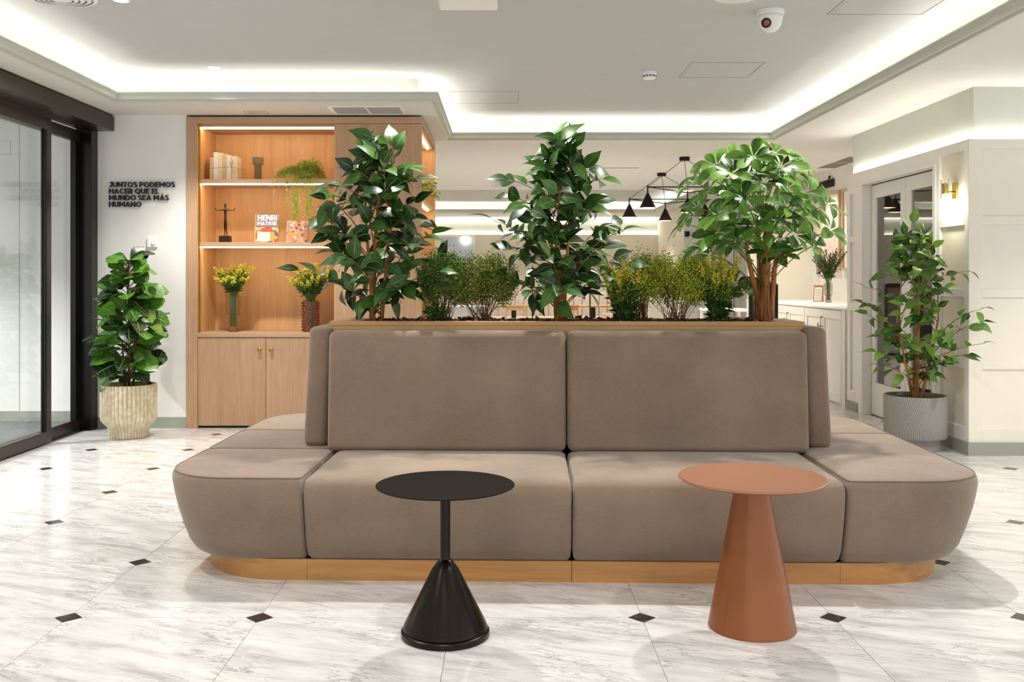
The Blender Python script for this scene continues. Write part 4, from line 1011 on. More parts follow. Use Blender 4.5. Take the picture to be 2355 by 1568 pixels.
# ------------------------------------------------------------------ things on the bookcase shelves
S1, S2, S3 = 2.1985, 1.6405, 0.8405
BK = 8.80
hts = [.205, .25, .246, .238, .222, .215]; wid = [.034, .044, .036, .038, .044, .050]; mts = ['paper_tan', 'paper_white', 'paper_cream', 'paper_tan', 'paper_white', 'paper_cream']
lab = ['leftmost and short tan book of the tied bundle on the top shelf', 'tallest white book in the tied bundle on the top shelf', 'third book from the left in the tied cream bundle', 'tan book in the middle right of the tied bundle', 'second book from the right in the tied cream bundle', 'rightmost book of the tied bundle beneath the twine knot']
x = -2.648
for h_, w_, mt, lb in zip(hts, wid, mts, lab):
    b = empty('book', (x+w_/2, BK-.06, S1), 0, lb, 'book', 'cream books tied with twine')
    box('cover', -w_/2+.0006, w_/2-.0006, 0, .16, 0, h_, M[mt], b, bev=.002, seg=1); box('pages', -w_/2+.004, w_/2-.004, .004, .163, .003, h_+.001-.004, M['paper_white'], b)
    x += w_
tw = empty('twine', (-2.525, BK-.065, S1), 0, 'jute twine with a bow tied around the cream books', 'twine')
MB().tube([(-.128, .17, .10), (-.128, -.002, .10), (-.05, -.003, .11), (.03, -.004, .115), (.08, -.004, .115), (.126, -.002, .105), (.126, .17, .10)], .0018, 5, cap=False).build('cord', M['twine'], tw)
MB().tube([(.075, -.004, .0), (.076, -.006, .115), (.072, -.004, .215)], .0018, 5).build('cord', M['twine'], tw)
MB().tube([(.076, -.007, .115), (.095, -.012, .17), (.088, -.012, .175), (.076, -.008, .12), (.06, -.01, .165), (.056, -.01, .17), (.075, -.008, .118), (.10, -.01, .06), (.115, -.01, .075), (.10, -.01, .095)], .0015, 5).build('bow', M['twine'], tw)
def shell(prof, th, n=36):
    inn = [(max(.001, r-th), z) for r, z in reversed(prof)]; inn[-1] = (inn[-1][0], inn[-1][1]+th)
    return MB().lathe(prof+inn, n)
v = shell([(.030, 0), (.033, .004), (.033, .135), (.036, .140), (.047, .143), (.048, .147), (.048, .207)], .004).build('vase', M['vase_smoke'], auto=40, loc=(-2.225, BK-.02, S1)); tag(v, 'small stepped smoked glass vase with wide collar on the top shelf', 'vase')
# trailing plant
tp = empty('trailing_plant', (-1.80, BK-.02, S1), 0, 'trailing yellow-green plant spilling over the top shelf edge', 'plant')
MB().lathe([(.045, 0), (.05, .01), (.055, .05), (.052, .05), (.045, .02)], 28, close_top=False).build('pot', M['grille_dark'], tp, auto=40)
R = random.Random(12); mf = MB(); ms = MB()
for k in range(95):      # arching stems with tiny leaves
    a = R.uniform(0, 6.28); left = k % 4 == 0; rr = R.uniform(.09, .17); top = R.uniform(.11, .25)
    b0 = Vector((R.uniform(-.03, .03)+.03, R.uniform(-.02, .02), .05)); e0 = Vector((math.cos(a)*rr+.03, math.sin(a)*rr*.75-.03, max(.012, top-.16-R.uniform(0, .06))))
    if left: e0 = Vector((-R.uniform(.12, .26), -R.uniform(.02, .12), R.uniform(.01, .05)))
    m0 = b0.lerp(e0, .45)+Vector((0, 0, top*(.7 if left else 1.0)))
    ms.tube([quad(b0, m0, e0, t/5) for t in range(6)], .001, 4, cap=False)
    for j in range(68):
        t = R.uniform(.25, 1.0); p = quad(b0, m0, e0, t)+Vector((R.gauss(0, .007), R.gauss(0, .007), R.gauss(0, .006)))
        if p.y > -.17 and p.z < .004: p.z = .006
        bit(mf, p, R.uniform(.7, 1.3)*.0058, R)
for (x0, L, n, w) in ((-.235, .09, 50, .012), (-.20, .045, 20, .01), (-.125, .19, 190, .011), (-.06, .33, 620, .026), (-.03, .30, 420, .02), (.015, .07, 40, .012), (.06, .31, 520, .024), (.09, .26, 360, .02)):
    top = Vector((x0*.55, -.10, .06)); edge = Vector((x0, -.185, .012)); end = Vector((x0+R.uniform(-.01, .01), -.19, -.045-L))
    ms.tube([top, edge, edge.lerp(end, .5), end], .0012, 4, cap=False)
    for k in range(n): t = R.random(); bit(mf, edge.lerp(end, t)+Vector((R.gauss(0, w*(1.1-.6*t)), R.uniform(-.01, .006), 0)), R.uniform(.7, 1.2)*.0062, R)
    for k in range(50): t = R.random(); bit(mf, top.lerp(edge, t)+Vector((R.gauss(0, .015), R.gauss(0, .012), abs(R.gauss(0, .02)))), R.uniform(.7, 1.2)*.0062, R)
o = mf.build('foliage', M['trail'], tp); o['kind'] = 'stuff'; o = ms.build('stems', M['stem_green'], tp); o['kind'] = 'stuff'
# statuette
st = empty('statuette', (-2.515, BK-.03, S2), 0, 'slim dark bronze figurine with outstretched arms on a block', 'statuette')
box('block', -.047, .047, -.04, .04, 0, .060, M['bronze_statue'], st, bev=.002, seg=1)
def skin_figure(name, mat, parent):
    vs_ = [(0, 0, .205), (0, 0, .245), (0, 0, .285), (0, 0, .308), (0, -.002, .325), (0, -.002, .345), (0, 0, .354),
           (-.020, 0, .297), (-.050, 0, .289), (-.080, -.003, .290), (-.089, -.004, .314), (.020, 0, .297), (.050, 0, .289), (.080, -.003, .290), (.089, -.004, .314),
           (-.008, 0, .185), (-.006, .002, .13), (-.006, 0, .085), (-.008, 0, .062), (-.014, -.012, .0615), (.008, 0, .185), (.008, -.004, .13), (.012, 0, .085), (.018, 0, .062), (.024, -.012, .0615)]
    ed = [(0, 1), (1, 2), (2, 3), (3, 4), (4, 5), (5, 6), (2, 7), (7, 8), (8, 9), (9, 10), (2, 11), (11, 12), (12, 13), (13, 14), (0, 15), (15, 16), (16, 17), (17, 18), (18, 19), (0, 20), (20, 21), (21, 22), (22, 23), (23, 24)]
    rad = [.0115, .0105, .013, .0055, .0085, .0095, .005, .0065, .0042, .0038, .005, .0065, .0042, .0038, .005, .009, .0075, .005, .0045, .003, .0095, .0085, .0055, .0045, .003]
    me = bpy.data.meshes.new(name); me.from_pydata(vs_, ed, []); o = link(name, me, mat, parent)
    md = o.modifiers.new('skin', 'SKIN'); sv = me.skin_vertices[0].data
    for i, r in enumerate(rad): sv[i].radius = (r, r*.85)
    sv[0].use_root = True; md.use_smooth_shade = True
    o.modifiers.new('sub', 'SUBSURF').levels = 2; o.modifiers['sub'].render_levels = 2
    return o
skin_figure('figure', M['bronze_statue'], st)
# art books
def cover_mat(name, stops, scale, seed):
    t = NT(name); mp = t.coords('Object', (scale,)*3); mp.inputs['Location'].default_value = (seed, seed*.37, seed*.71)
    nz = t.n('ShaderNodeTexNoise', i_Scale=1.0, i_Detail=1.5, i_Distortion=1.2); t.l(mp, 0, nz, 'Vector')
    r = t.ramp([(p, lin(c)) for p, c in stops], nz, interp='CONSTANT'); t.l(r, 0, t.b, 'Base Color'); t.set(Roughness=.35); return t.m
def artbook(label, loc, w, h, th, cov, spine, lean, rz=0):
    b = empty('book', loc, 0, label, 'book'); b.rotation_euler = (-lean, 0, rz)
    box('cover', 0, w, 0, .003, 0, h, cov, b); box('cover', 0, w, th-.003, th, 0, h, spine, b)
    box('pages', .004, w-.003, .003, th-.003, .002, h-.002, M['paper_white'], b); box('spine', -.0025, 0, 0, th, 0, h, spine, b)
    return b
cm1 = cover_mat('abstract_cover_warm', [(0, '5b4a5e'), (.40, '8a7466'), (.46, 'c9b48a'), (.55, 'c98f3c'), (.62, 'a8452a'), (.70, 'd8cdbc')], 9, 3.1)
cm2 = cover_mat('abstract_cover_orange', [(0, '3d4c86'), (.38, 'c98754'), (.50, 'c9945f'), (.56, 'd8cdbc'), (.60, '4a5a94'), (.64, 'c4733f')], 22, 7.7)
b1 = artbook('upright art book with large white lettering on the middle shelf', (-2.243, BK-.06, S2+.0015), .207, .258, .022, cm1, M['paper_tan'], .13)
box('cover_band', .0, .207, -.0006, 0, .140, .258, cover_mat('cover_brown_mottle', [(0, '6a5560'), (.42, '8a7468'), (.55, '5f5048'), (.62, '9a8a6a')], 40, 2.2), b1)
letters(b1, 'HENRI', .172, .050, .0006, M['white_plastic'], .10, (.020, -.0008, .198), .08); letters(b1, 'MATISSE', .172, .033, .0006, M['white_plastic'], .10, (.020, -.0008, .156), .06)
box('cover_figure', .02, .14, -.0012, 0, .012, .10, M['paper_cream'], b1); box('cover_figure', .055, .15, -.0018, 0, .095, .132, flat('brick_red_ink', 'b9482a', .4), b1); box('cover_figure', .135, .175, -.0016, 0, .012, .098, flat('ochre_ink', 'cf923a', .4), b1)
blue = flat('blue_book_cloth', '5f73b5', .5)
b2 = artbook('upright orange art book with blue spine behind the trailing strands', (-1.965, BK-.05, S2+.0015), .195, .198, .024, cm2, blue, .12, -.12)
bt = empty('bottle', (-1.575, BK-.02, S2), 0, 'small corked clear bottle at the right end of the middle shelf', 'bottle')
shell([(.030, 0), (.034, .004), (.034, .13), (.022, .16), (.014, .175), (.014, .21)], .003).build('glass', M['clear_glass'], bt, auto=40)
MB().lathe([(.0105, .19), (.013, .235)], 16).build('cork', M['light_wood'], bt, auto=40)
# vases with goldenrod on the cupboard top
v1 = shell([(.040, 0), (.044, .005), (.044, .15), (.050, .158), (.064, .164), (.066, .170), (.066, .335), (.064, .34)], .004).build('vase', M['vase_olive'], auto=40, loc=(-2.452, BK, S3)); tag(v1, 'tall stepped olive glass vase holding goldenrod on the cupboard top', 'vase')
plume_bunch('bouquet of goldenrod in the stepped olive glass vase', (-2.452, BK, S3+.05), .60, .20, 36, 41, 'goldenrod_bouquet', z0=.0, spread0=.025, cat='flowers', neck=.28)
def bubble_vase(loc):
    t = empty('vase', loc, 0, 'amber glass vase covered in round bubbles on the cupboard top', 'vase')
    shell([(.066, 0), (.070, .004), (.070, .27), (.068, .285)], .006).build('glass_body', M['vase_amber'], t, auto=40)
    m = MB().lathe([(.0, -.011), (.006, -.0095), (.0105, -.004), (.0115, .0), (.0105, .004), (.006, .0095), (.0, .011)], 10, close_top=False, close_bot=False); me = m.mesh('bubble'); me.materials.append(M['vase_amber'])
    for p in me.polygons: p.use_smooth = True
    for i in range(10):
        for k in range(16):
            a = 2*PI*(k+.5*(i % 2))/16; link('bubble', me, None, t, (.072*math.cos(a), .072*math.sin(a), .018+i*.0265))
bubble_vase((-1.755, BK, S3))
plume_bunch('wide bouquet of goldenrod in the amber bubble vase', (-1.755, BK, S3+.04), .60, .235, 44, 42, 'goldenrod_bouquet', z0=.0, spread0=.03, cat='flowers', neck=.25)

# side niche of the bookcase
YS = 9.15
pv = shell([(.03, 0), (.05, .03), (.05, .10), (.025, .14), (.025, .17)], .004).build('vase', M['grille_dark'], auto=40, loc=(-.92, 8.95, 2.0555)); tag(pv, 'small grey vase of grasses in the side niche of the bookcase', 'vase')
plume_bunch('dried grass plumes fanning out in the side niche of the bookcase', (-.90, 8.95, 2.10), .50, .13, 12, 51, 'grass_plumes', 'trail', leafy=False, cat='flowers', yd=1.2)
pp = empty('pothos_plant', (-.80, 8.98, 2.0555), 0, 'light green ivy plant spilling out of the bookcase side niche', 'plant')
MB().lathe([(.045, 0), (.055, .09), (.052, .09), (.045, .01)], 20, close_top=False).build('pot', M['black'], pp, auto=40)
POT = [leaf_mesh('leaf', .085, .034, lambda t: math.sin(PI*t**.7)**.8*.98+.02 if 0 < t < 1 else .03, .2, c, 6, mat=leafmat('ivy_leaf_%d' % i, '7fa53a', 'c6d873', 'e3ecb0', .4, .2, .03)) for i, c in enumerate((.2, .5))]
R = random.Random(77)
for k in range(34):
    a = R.uniform(-1.7, 1.3); rr = R.uniform(.03, .17); p = Vector((math.cos(a)*rr, math.sin(a)*rr*.8, .10+R.uniform(-.08, .07)-.25*max(0, rr-.1)))
    o = bpy.data.objects.new('leaf', R.choice(POT)); COL.objects.link(o); o.parent = pp
    set_dir(o, p, (math.cos(a), math.sin(a), R.uniform(-.6, .3)), (R.uniform(-.3, .5), -.6, 1), R.uniform(.7, 1.1))
MB().tube([(0, 0, .05), (.06, -.02, .13), (.14, -.05, .05)], .003, 5).build('vine', M['stem_green'], pp); 
x = 8.74
for i, (h_, w_) in enumerate(((.24, .05), (.22, .035), (.20, .03), (.19, .03))):
    b = empty('book', (-.90, x, 1.5355), 0, ['tall black book standing nearest in the bookcase side niche', 'second dark book in the bookcase side niche', 'third dark book in the bookcase side niche', 'shortest dark book at the far end of the side niche row'][i], 'book', 'dark books in the side niche')
    box('cover', 0, .14, 0, w_-.001, 0, h_, M['black'], b, bev=.002, seg=1); box('pages', -.002, .13, .003, w_-.004, .002, h_+.001, M['paper_cream'], b); x += w_

# ------------------------------------------------------------------ lettering and thermostat on the white wall
ws_ = empty('wall_lettering', (-3.487, YB-.012, 1.95), 0, 'black raised capital lettering in four lines on the white wall', 'lettering')
for i, (s, w_) in enumerate((('JUNTOS PODEMOS', .579), ('HACER QUE EL', .437), ('MUNDO SEA MÁS', .525), ('HUMANO', .283))):
    letters(ws_, s, w_, .0465, .014, M['black'], .088, (0, 0, .172-.0578*i))
for i in range(4): MB().tube([(.03+.06*i, 0, .012), (.03+.06*i, .0115, .012)], .003, 6).build('standoff_pin', M['black'], ws_)
th = empty('thermostat', (-3.108, YB, 1.638), 0, 'white square wall thermostat above the fiddle leaf fig', 'thermostat')
box('case', -.044, .044, -.022, 0, -.044, .044, M['white_plastic'], th, bev=.004); MB().lathe([(.0165, 0), (.0165, .010), (.014, .013)], 24).build('dial', M['white_plastic'], th, loc=(.014, -.022, -.008), rot=(PI/2, 0, 0), auto=40)

# ------------------------------------------------------------------ ceiling fittings
def downlight(x, y, label, z=ZC):
    d = empty('downlight', (x, y, z), 0, label, 'ceiling light', 'recessed downlights')
    MB().lathe([(.052, 0), (.052, -.004), (.042, -.006), (.040, -.002)], 36, close_top=False).build('ring', M['white_plastic'], d, auto=40)
    MB().lathe([(.040, -.003), (.0399, -.0045)], 36).build('lens', M['lamp_disc'], d)
downlight(-2.29, 7.67, 'small round recessed downlight near the back left ceiling cove')
downlight(-2.29, 5.82, 'round recessed downlight at the top left edge of the view')
downlight(-.35, 5.3, 'recessed downlight just out of view above the left half of the sofa'); downlight(1.6, 5.3, 'recessed downlight just out of view above the right end of the sofa')
dv = empty('air_diffuser', (-2.62, 5.76, ZC), 0, 'round white ceiling air diffuser with concentric rings', 'air diffuser')
for k, r in enumerate((.20, .165, .13, .095, .06)):
    MB().lathe([(r, 0), (r, -.006-.003*k), (r-.022, -.014-.003*k), (r-.024, -.010-.003*k), (r-.006, 0)], 56, close_top=False, close_bot=False).build('ring', M['white_plastic'], dv, auto=40)
MB().lathe([(.036, 0), (.036, -.026), (.03, -.028)], 40).build('centre_disc', M['white_plastic'], dv, auto=40)
rs = MB().lathe([(.135, 0), (.135, -.008), (.12, -.014), (.10, -.012), (.09, -.016)], 48).build('ceiling_disc', M['white_plastic'], auto=40, loc=(1.36, 5.735, ZC)); tag(rs, 'round flat white ceiling fitting cut by the top edge', 'ceiling fitting')  # round white disc, function unidentified
eb = empty('emergency_light', (-.218, 5.72, ZC), 0, 'white box-shaped emergency light on the ceiling above the sofa', 'emergency light')
box('housing', -.172, .172, -.13, .13, -.055, 0, M['white_plastic'], eb, bev=.006); box('diffuser', -.160, .160, -.118, .09, -.060, -.054, M['paper_white'], eb, bev=.002, seg=1)
cm = empty('security_camera', (1.647, 6.06, ZC), 0, 'white dome security camera hanging from the ceiling', 'security camera')
MB().lathe([(.084, 0), (.084, -.022), (.078, -.030)], 40).build('base', M['white_plastic'], cm, auto=30)
MB().lathe([(.076, -.030), (.074, -.05), (.066, -.085), (.048, -.115), (.025, -.130), (.004, -.134)], 40).build('dome', M['white_plastic'], cm, smooth=True)
e = MB().lathe([(.030, 0), (.030, .014), (.024, .014), (.022, .006)], 28).build('lens_ring', M['black'], cm, loc=(-.036, -.046, -.085)); e.rotation_euler = Vector((-.55, -.75, -.35)).to_track_quat('Z', 'Y').to_euler()
e2 = MB().lathe([(.021, 0), (.021, .009), (.012, .0125)], 24).build('lens', M['lens'], cm, loc=(-.036, -.046, -.085)); e2.rotation_euler = e.rotation_euler
sd = empty('smoke_detector', (1.161, 7.86, ZC), 0, 'small round white smoke detector on the ceiling', 'smoke detector')
MB().lathe([(.057, 0), (.057, -.026), (.052, -.030), (.052, -.040), (.050, -.052), (.040, -.056)], 36).build('body', M['white_plastic'], sd, auto=30)
for k in range(12): a = k*PI/6; box('slot', -.009, .009, -.003, .001, -.039, -.031, M['black'], sd).matrix_basis = Matrix.Rotation(a, 4, 'Z') @ Matrix.Translation((0, -.052, 0))
def hatch(label, x0, x1, y0, y1, z=ZC, w=.006):
    h = empty('access_hatch', ((x0+x1)/2, (y0+y1)/2, z), 0, label, 'access hatch', 'flush ceiling hatches')
    part(box('hatch_panel', x0+.03, x1-.03, y0+.03, y1-.03, z-.0015, z, M['ceiling']), h)
    for a in ((x0, x1, y0, y0+w), (x0, x1, y1-w, y1), (x0, x0+w, y0, y1), (x1-w, x1, y0, y1)):
        part(box('hatch_frame', a[0], a[1], a[2], a[3], z-.002, z, M['hatch_line']), h)
hatch('flush square ceiling hatch right of the smoke detector', 1.43, 2.0, 7.50, 8.07)
hatch('flush ceiling hatch at the top right beside the security camera', 2.02, 2.62, 5.54, 6.14)
hatch('flush ceiling hatch above the bookcase corner in the bright cove light', -.50, .12, 8.66, 9.25)
hatch('small flush hatch in the soffit over the open shelves', -2.26, -2.06, 8.40, 8.52, ZS, .004)
hatch('flush hatch in the lounge ceiling behind the middle ficus', -.2, .6, 14.4, 15.3, ZS)
def vent(label, x0, x1, y0, y1, n, along='x', z=ZS):
    v = empty('air_vent', ((x0+x1)/2, (y0+y1)/2, z), 0, label, 'air vent')
    for a in ((x0, x1, y0, y0+.03), (x0, x1, y1-.03, y1), (x0, x0+.03, y0+.03, y1-.03), (x1-.03, x1, y0+.03, y1-.03)):
        part(box('frame', a[0], a[1], a[2], a[3], z-.007, z, M['white_plastic']), v)
    if along == 'x':
        part(box('divider', (x0+x1)/2-.008, (x0+x1)/2+.008, y0+.03, y1-.03, z-.006, z, M['white_plastic']), v)
        for k in range(n):
            y = y0+.035+(y1-y0-.07)*k/(n-1); part(box('slat', x0+.03, x1-.03, y-.004, y+.004, z-.005, z, M['grille']), v)
    else:
        part(box('divider', x0+.03, x1-.03, (y0+y1)/2-.01, (y0+y1)/2+.01, z-.006, z, M['white_plastic']), v)
        for k in range(n):
            x = x0+.035+(x1-x0-.07)*k/(n-1); part(box('slat', x-.005, x+.005, y0+.03, y1-.03, z-.005, z, M['grille_dark']), v)
    part(box('slat_shade_sheet', x0+.03, x1-.03, y0+.03, y1-.03, z-.002, z-.0005, M['grille_dark']), v)  # dark sheet standing in for the shade behind the slats
vent('wide white slatted air vent in the soffit over the bookcase panel', -1.49, -.86, 8.16, 8.55, 14)
vent('long slatted air vent in the ceiling over the white cabinets', 4.02, 4.33, 11.5, 12.75, 7, 'y')
sl = box('slot_diffuser', .86, 1.74, 12.70, 12.74, ZS-.004, ZS, M['grille_dark']); tag(sl, 'thin dark slot diffuser in the lounge ceiling behind the middle ficus', 'air vent')

# ------------------------------------------------------------------ pendant lamps
def pendant(x, y, label):
    p = empty('pendant_lamp', (x, y, ZS), 0, label, 'pendant lamp', 'black geometric pendant lamps')
    MB().lathe([(.062, 0), (.062, -.040), (.058, -.043)], 32).build('canopy', M['black_metal'], p, auto=40)
    zb = -.375; C = [Vector((-.47, -.22, zb)), Vector((.14, .55, zb)), Vector((.55, -.22, zb))]
    for i, c in enumerate(C):
        MB().tube([(c.x*.06, c.y*.06, -.04), (c.x, c.y, zb)], .0035, 6).build('cable', M['black'], p)
        n = C[(i+1) % 3]; MB().tube([c, n], .007, 6).build('frame_bar', M['black_metal'], p)
        MB().tube([c+Vector((0, 0, .02)), c+Vector((0, 0, -.075))], .008, 8).build('stem', M['black_metal'], p)
        s = MB().lathe([(.012, 0), (.098, -.175), (.095, -.175), (.010, -.006)], 36, close_top=False, close_bot=False).build('shade', M['black_metal'], p, loc=c+Vector((0, 0, -.070)), smooth=True)
        MB().lathe([(.092, -.168), (.0915, -.171)], 32).build('diffuser', M['lamp_warm'], s)
        spot((x+c.x, y+c.y, ZS+zb-.255), 38, 150, .8, (1, .93, .82), .06)
pendant(2.13, 11.6, 'nearer black three-cone pendant lamp hanging behind the schefflera')
pendant(2.14, 13.36, 'farther black three-cone pendant lamp hanging over the lounge')

# ------------------------------------------------------------------ brass wall light
sc_ = empty('wall_sconce', (XR+.022, 7.545, 2.0), 0, 'brass wall light with a glass tube beside the double doors', 'wall light')
box('back_plate', -.014, 0, -.034, .034, -.065, .062, M['brass_bright'], sc_, bev=.002, seg=1)
MB().tube([(-.01, 0, -.015), (-.085, 0, -.015)], .010, 12).build('arm', M['brass_bright'], sc_, smooth=True)
MB().lathe([(.020, -.03), (.022, -.028), (.022, .05), (.018, .055)], 24).build('socket', M['brass_bright'], sc_, loc=(-.085, 0, 0), auto=40)
shell([(.030, -.075), (.031, -.074), (.031, .085)], .003, 28).build('glass_tube', M['clear_glass'], sc_, loc=(-.085, 0, 0), auto=40)
MB().lathe([(.010, -.03), (.014, -.045), (.010, -.066), (.002, -.070)], 16).build('bulb', M['lamp_warm'], sc_, loc=(-.085, 0, 0), smooth=True)
point((XR-.075, 7.545, 1.90), 5.5, (1, .93, .78), .03)

# ------------------------------------------------------------------ niche: sign, pictures, vase, stand
ns = empty('niche_sign', (XN-.012, 13.62, 2.545), 0, 'black raised word sign high on the niche wall behind the schefflera', 'sign')
o = link('text_line', fit_text('común', .66, .105, .02, .012, 'text_line', ref='x'), M['black'], ns); o.rotation_euler = (0, 0, -PI/2)
art = cover_mat('red_leaf_print', [(0, 'f3e6dc'), (.44, 'e9b3a0'), (.50, 'f5ece4'), (.56, 'dd8a74'), (.62, 'f3e4da')], 16, 5.2)
def picture(y0, y1, z0, z1, label):
    p = empty('picture', (XN, (y0+y1)/2, z0), 0, label, 'picture', 'framed red prints')
    for a in ((y0, y0+.035, z0, z1), (y1-.035, y1, z0, z1), (y0+.035, y1-.035, z0, z0+.035), (y0+.035, y1-.035, z1-.035, z1)):
        part(box('frame', XN-.035, XN, a[0], a[1], a[2], a[3], M['frame_wood']), p)
    part(box('mount', XN-.012, XN, y0+.035, y1-.035, z0+.035, z1-.035, M['paper_white']), p)
    part(box('print', XN-.015, XN-.012, y0+.13, y1-.13, z0+.16, z1-.16, art), p)
picture(12.72, 13.50, 1.42, 2.47, 'tall oak-framed red patterned print on the niche wall'); picture(11.84, 12.62, 1.42, 2.47, 'second tall oak-framed print partly hidden by the white pilaster')
VX, VY = 4.10, 12.39
nv = shell([(.038, 0), (.040, .004), (.040, .085), (.043, .09), (.052, .094), (.054, .10), (.054, .25)], .004).build('vase', M['vase_grey'], auto=40, loc=(VX, VY, ZK)); tag(nv, 'stepped grey glass vase on the white worktop in the niche', 'vase')
plume_bunch('dark dried flower bunch in the grey vase on the worktop', (VX, VY, ZK+.03), .70, .25, 30, 61, 'dried_flowers', 'dried', z0=.0, spread0=.02, cat='flowers', size=.007, neck=.22)
sn = empty('menu_stand', (4.08, 12.75, ZK), 0, 'wooden wedge stand holding a white printed card on the worktop', 'card stand'); sn.rotation_euler = (0, 0, -.5)
MB().add([(-.06, 0, 0), (.06, 0, 0), (.06, .10, 0), (-.06, .10, 0), (-.06, .075, .215), (.06, .075, .215)], [(0, 3, 2, 1), (0, 1, 5, 4), (1, 2, 5), (0, 4, 3), (2, 3, 4, 5)]).build('wedge', M['chair_wood'], sn)
o = box('card', -.048, .048, -.002, .001, .012, .20, M['paper_white'], sn); o.rotation_euler = (-.335, 0, 0); o.location = (0, -.001, 0)
for k in range(6):
    l = box('printed_line', -.036, .036, -.003, -.002, .03+.026*k, .036+.026*k, M['grille'], sn); l.rotation_euler = (-.335, 0, 0); l.location = (0, -.001, 0)
ip = empty('intercom', (XN, 13.62, 1.38), 0, 'small dark framed intercom with a looped cord on the niche wall', 'intercom')
box('frame', -.02, 0, -.06, .06, 0, .16, M['black'], ip); box('screen', -.023, -.02, -.045, .045, .02, .14, M['mesh_grey'], ip)
MB().tube([(-.012, .05, 0), (-.012, .08, -.12), (-.012, .04, -.19), (-.012, 0.0, -.14), (-.012, .03, -.01)], .005, 6).build('cord', M['white_plastic'], ip)

# ------------------------------------------------------------------ lounge furniture seen through the plants
def banquette(x0, x1, y, label, wch=.19, ztop=1.0):
    b = empty('banquette', ((x0+x1)/2, y, 0), 0, label, 'banquette', 'channel-back banquettes')
    part(box('seat', x0, x1, y-.62, y-.10, .28, .46, M['banquette'], bev=.03, seg=3), b); part(box('base', x0+.02, x1-.02, y-.56, y, 0, .28, M['black']), b)
    n = int((x1-x0)/wch)
    for k in range(n):
        xa = x0+(x1-x0)*k/n; part(box('back_channel', xa+.003, xa+(x1-x0)/n-.003, y-.14, y, .30, ztop, M['banquette'], bev=.028, seg=3), b)
banquette(-.35, 2.9, 22.4, 'beige channel-back banquette along the far lounge wall')
banquette(-3.1, -.45, 22.4, 'beige channel-back banquette at the far left of the lounge', .2, 1.0)
def lounge_table(x, y, w, label):
    t = empty('lounge_table', (x, y, 0), 0, label, 'table', 'pale lounge tables')
    box('top', -w/2, w/2, -.35, .35, .72, .75, M['light_wood'], t, bev=.004); box('column', -.05, .05, -.05, .05, .02, .72, M['black'], t); box('foot', -.25, .25, -.25, .25, 0, .02, M['black'], t)
lounge_table(.18, 20.6, .75, 'pale wooden table in front of the far banquette left of the middle ficus trunk'); lounge_table(1.85, 20.6, .85, 'pale wooden table on a dark column right of the middle ficus trunk')
def wood_chair(x, y, rz, label, mat, seatmat):
    c = empty('lounge_chair', (x, y, 0), rz, label, 'chair', 'wooden lounge chairs')
    box('seat', -.22, .22, -.21, .21, .42, .46, M[seatmat], c, bev=.01)
    for sx in (-1, 1):
        MB().tube([(sx*.20, -.19, .80), (sx*.20, -.17, .45), (sx*.20, -.21, 0)], .014, 8).build('leg', M[mat], c, smooth=True); MB().tube([(sx*.20, .18, .44), (sx*.20, .20, 0)], .014, 8).build('leg', M[mat], c, smooth=True)
    MB().tube([(-.22, -.17, .76), (-.12, -.215, .775), (.12, -.215, .775), (.22, -.17, .76)], .020, 8).build('back_rail', M[mat], c, smooth=True)
    box('back_panel', -.19, .19, -.215, -.195, .69, .78, M[mat], c, bev=.004)
wood_chair(.22, 19.4, 0, 'pale wooden chair at the table left of the middle ficus trunk', 'light_wood', 'pink'); wood_chair(1.28, 19.5, -.25, 'amber wooden chair at the table right of the middle ficus trunk', 'chair_wood', 'chair_wood')
ar = empty('armchair', (2.35, 19.3, 0), .5, 'blush pink upholstered armchair behind the left goldenrod bunch', 'armchair')
box('seat', -.3, .3, -.3, .3, .25, .45, M['pink'], ar, bev=.04, seg=3); box('back', -.32, .32, -.34, -.22, .30, .88, M['pink'], ar, bev=.05, seg=4, shear=-.06)
for s in (-1, 1): box('arm', s*.32-.05, s*.32+.05, -.3, .28, .25, .64, M['pink'], ar, bev=.04, seg=3)
for sx in (-1, 1):
    for sy in (-1, 1): MB().tube([(sx*.24, sy*.24, .26), (sx*.26, sy*.26, 0)], .015, 8).build('leg', M['chair_wood'], ar)
wc = empty('service_counter', (-.55, 12.4, 0), 0, 'low white counter seen behind the dark green bush', 'counter')
box('body', -.42, .28, -.3, .3, 0, .94, M['panel_white'], wc, bev=.004); box('top', -.45, .31, -.33, .33, .94, .97, M['panel_white'], wc, bev=.004)
def dome_lamp(x, y, z, label):
    d = empty('dome_lamp', (x, y, z), 0, label, 'lamp', 'small glowing dome lamps')
    MB().tube([(0, .18, -.2), (0, .18, .1), (0, .1, .16), (0, 0, .1)], .012, 8).build('arm', M['black_metal'], d, smooth=True)
    s = MB().lathe([(.02, .10), (.08, .085), (.13, .03), (.14, -.02), (.135, -.02), (.12, .03), (.07, .075)], 28, close_top=False).build('shade', M['black_metal'], d, smooth=True, rot=(-.75, .2, 0))
    MB().lathe([(.125, .0), (.125, -.03), (.10, -.055), (.02, -.07)], 24).build('globe', M['lamp_warm'], s, smooth=True)
    box('wall_bracket', -.05, .05, .17, .20, -.3, -.1, M['black_metal'], d)
dome_lamp(.56, 20.0, 1.42, 'glowing dome lamp just left of the middle ficus trunk'); dome_lamp(1.75, 20.0, 1.41, 'glowing dome lamp right of the middle ficus trunk')
for (x_, y_) in ((.56, 20.0), (1.75, 20.0)):
    o = MB().lathe([(.13, 0), (.13, .015), (.02, .03), (.012, .05), (.012, 1.15)], 24).build('lamp_base', M['black_metal'], loc=(x_, y_+.18, 0), auto=40); l = [q_ for q_ in bpy.data.objects if q_.name.startswith('dome_lamp') and abs(q_.location.x-x_) < .01][0]; part(o, l)
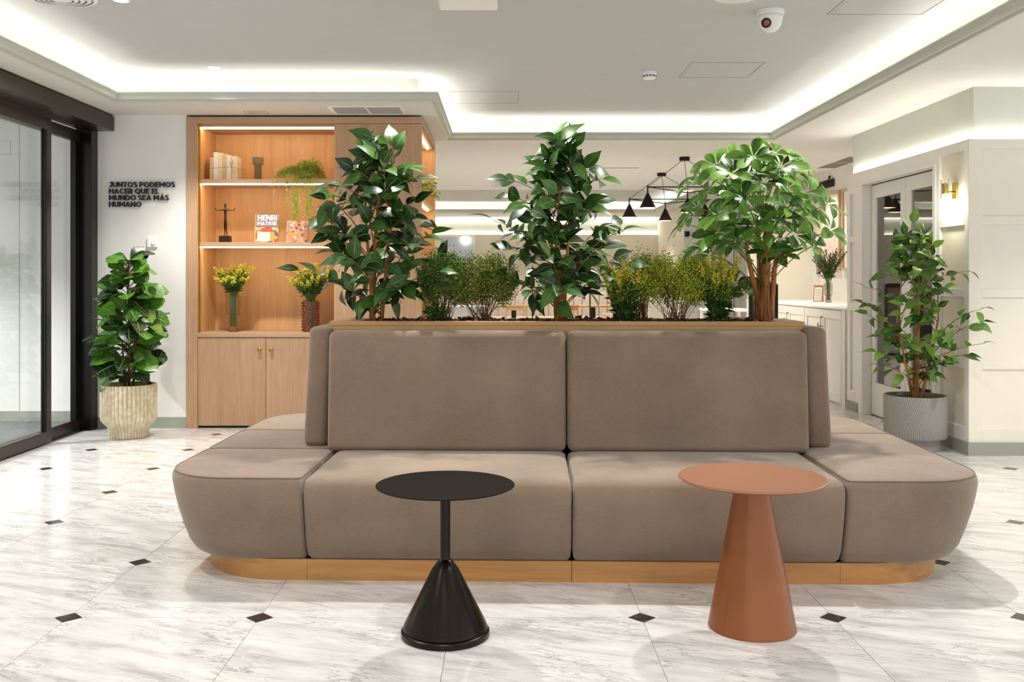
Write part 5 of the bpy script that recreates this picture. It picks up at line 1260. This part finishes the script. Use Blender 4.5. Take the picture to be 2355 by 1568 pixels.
# reception: mesh office chair, white desk, black stool
oc = empty('office_chair', (2.80, 10.6, 0), .5, 'black mesh-back office chair behind the schefflera trunk', 'office chair')
box('backrest_frame', -.20, -.165, -.03, .02, .62, 1.26, M['black'], oc, bev=.015, seg=3); box('backrest_frame', .165, .20, -.03, .02, .62, 1.26, M['black'], oc, bev=.015, seg=3)
box('backrest_frame', -.18, .18, -.03, .02, 1.22, 1.27, M['black'], oc, bev=.015, seg=3); box('backrest_frame', -.18, .18, -.03, .02, .60, .66, M['black'], oc, bev=.015, seg=3)
box('backrest_mesh', -.17, .17, -.008, .0, .65, 1.23, M['mesh_grey'], oc); box('seat', -.24, .24, .0, .46, .44, .51, M['black'], oc, bev=.03, seg=3)
box('back_bar', -.03, .03, -.05, .0, .40, .70, M['black'], oc, bev=.008); MB().tube([(0, .22, .44), (0, .22, .09)], .028, 12).build('gas_lift', M['black_metal'], oc)
for k in range(5):
    a = k*2*PI/5; MB().tube([(0, .22, .10), (.28*math.cos(a), .22+.28*math.sin(a), .07)], [.025, .018], 8).build('base_arm', M['black'], oc); MB().lathe([(.0, -.012), (.03, -.012), (.03, .012), (.0, .012)], 14, close_top=False, close_bot=False).build('caster', M['black'], oc, loc=(.28*math.cos(a), .22+.28*math.sin(a), .03), rot=(PI/2, 0, a))
dk = empty('desk', (3.0, 13.0, 0), 0, 'white desk just left of the schefflera trunk', 'desk')
box('top', -.35, .22, -.35, .35, .885, .915, M['panel_white'], dk, bev=.003); 
for sx in (-.32, .19):
    for sy in (-.32, .32): box('leg', sx-.02, sx+.02, sy-.02, sy+.02, 0, .885, M['panel_white'], dk)
stl = empty('bar_stool', (2.84, 12.2, 0), 0, 'black round stool beside the white desk', 'stool')
MB().lathe([(.16, .795), (.20, .80), (.20, .825), (.16, .835)], 32).build('seat', M['black'], stl, auto=40); MB().tube([(0, 0, .80), (0, 0, .02)], .025, 12).build('column', M['black_metal'], stl); MB().lathe([(.2, 0), (.2, .01), (.03, .03)], 32).build('foot', M['black_metal'], stl, auto=40)
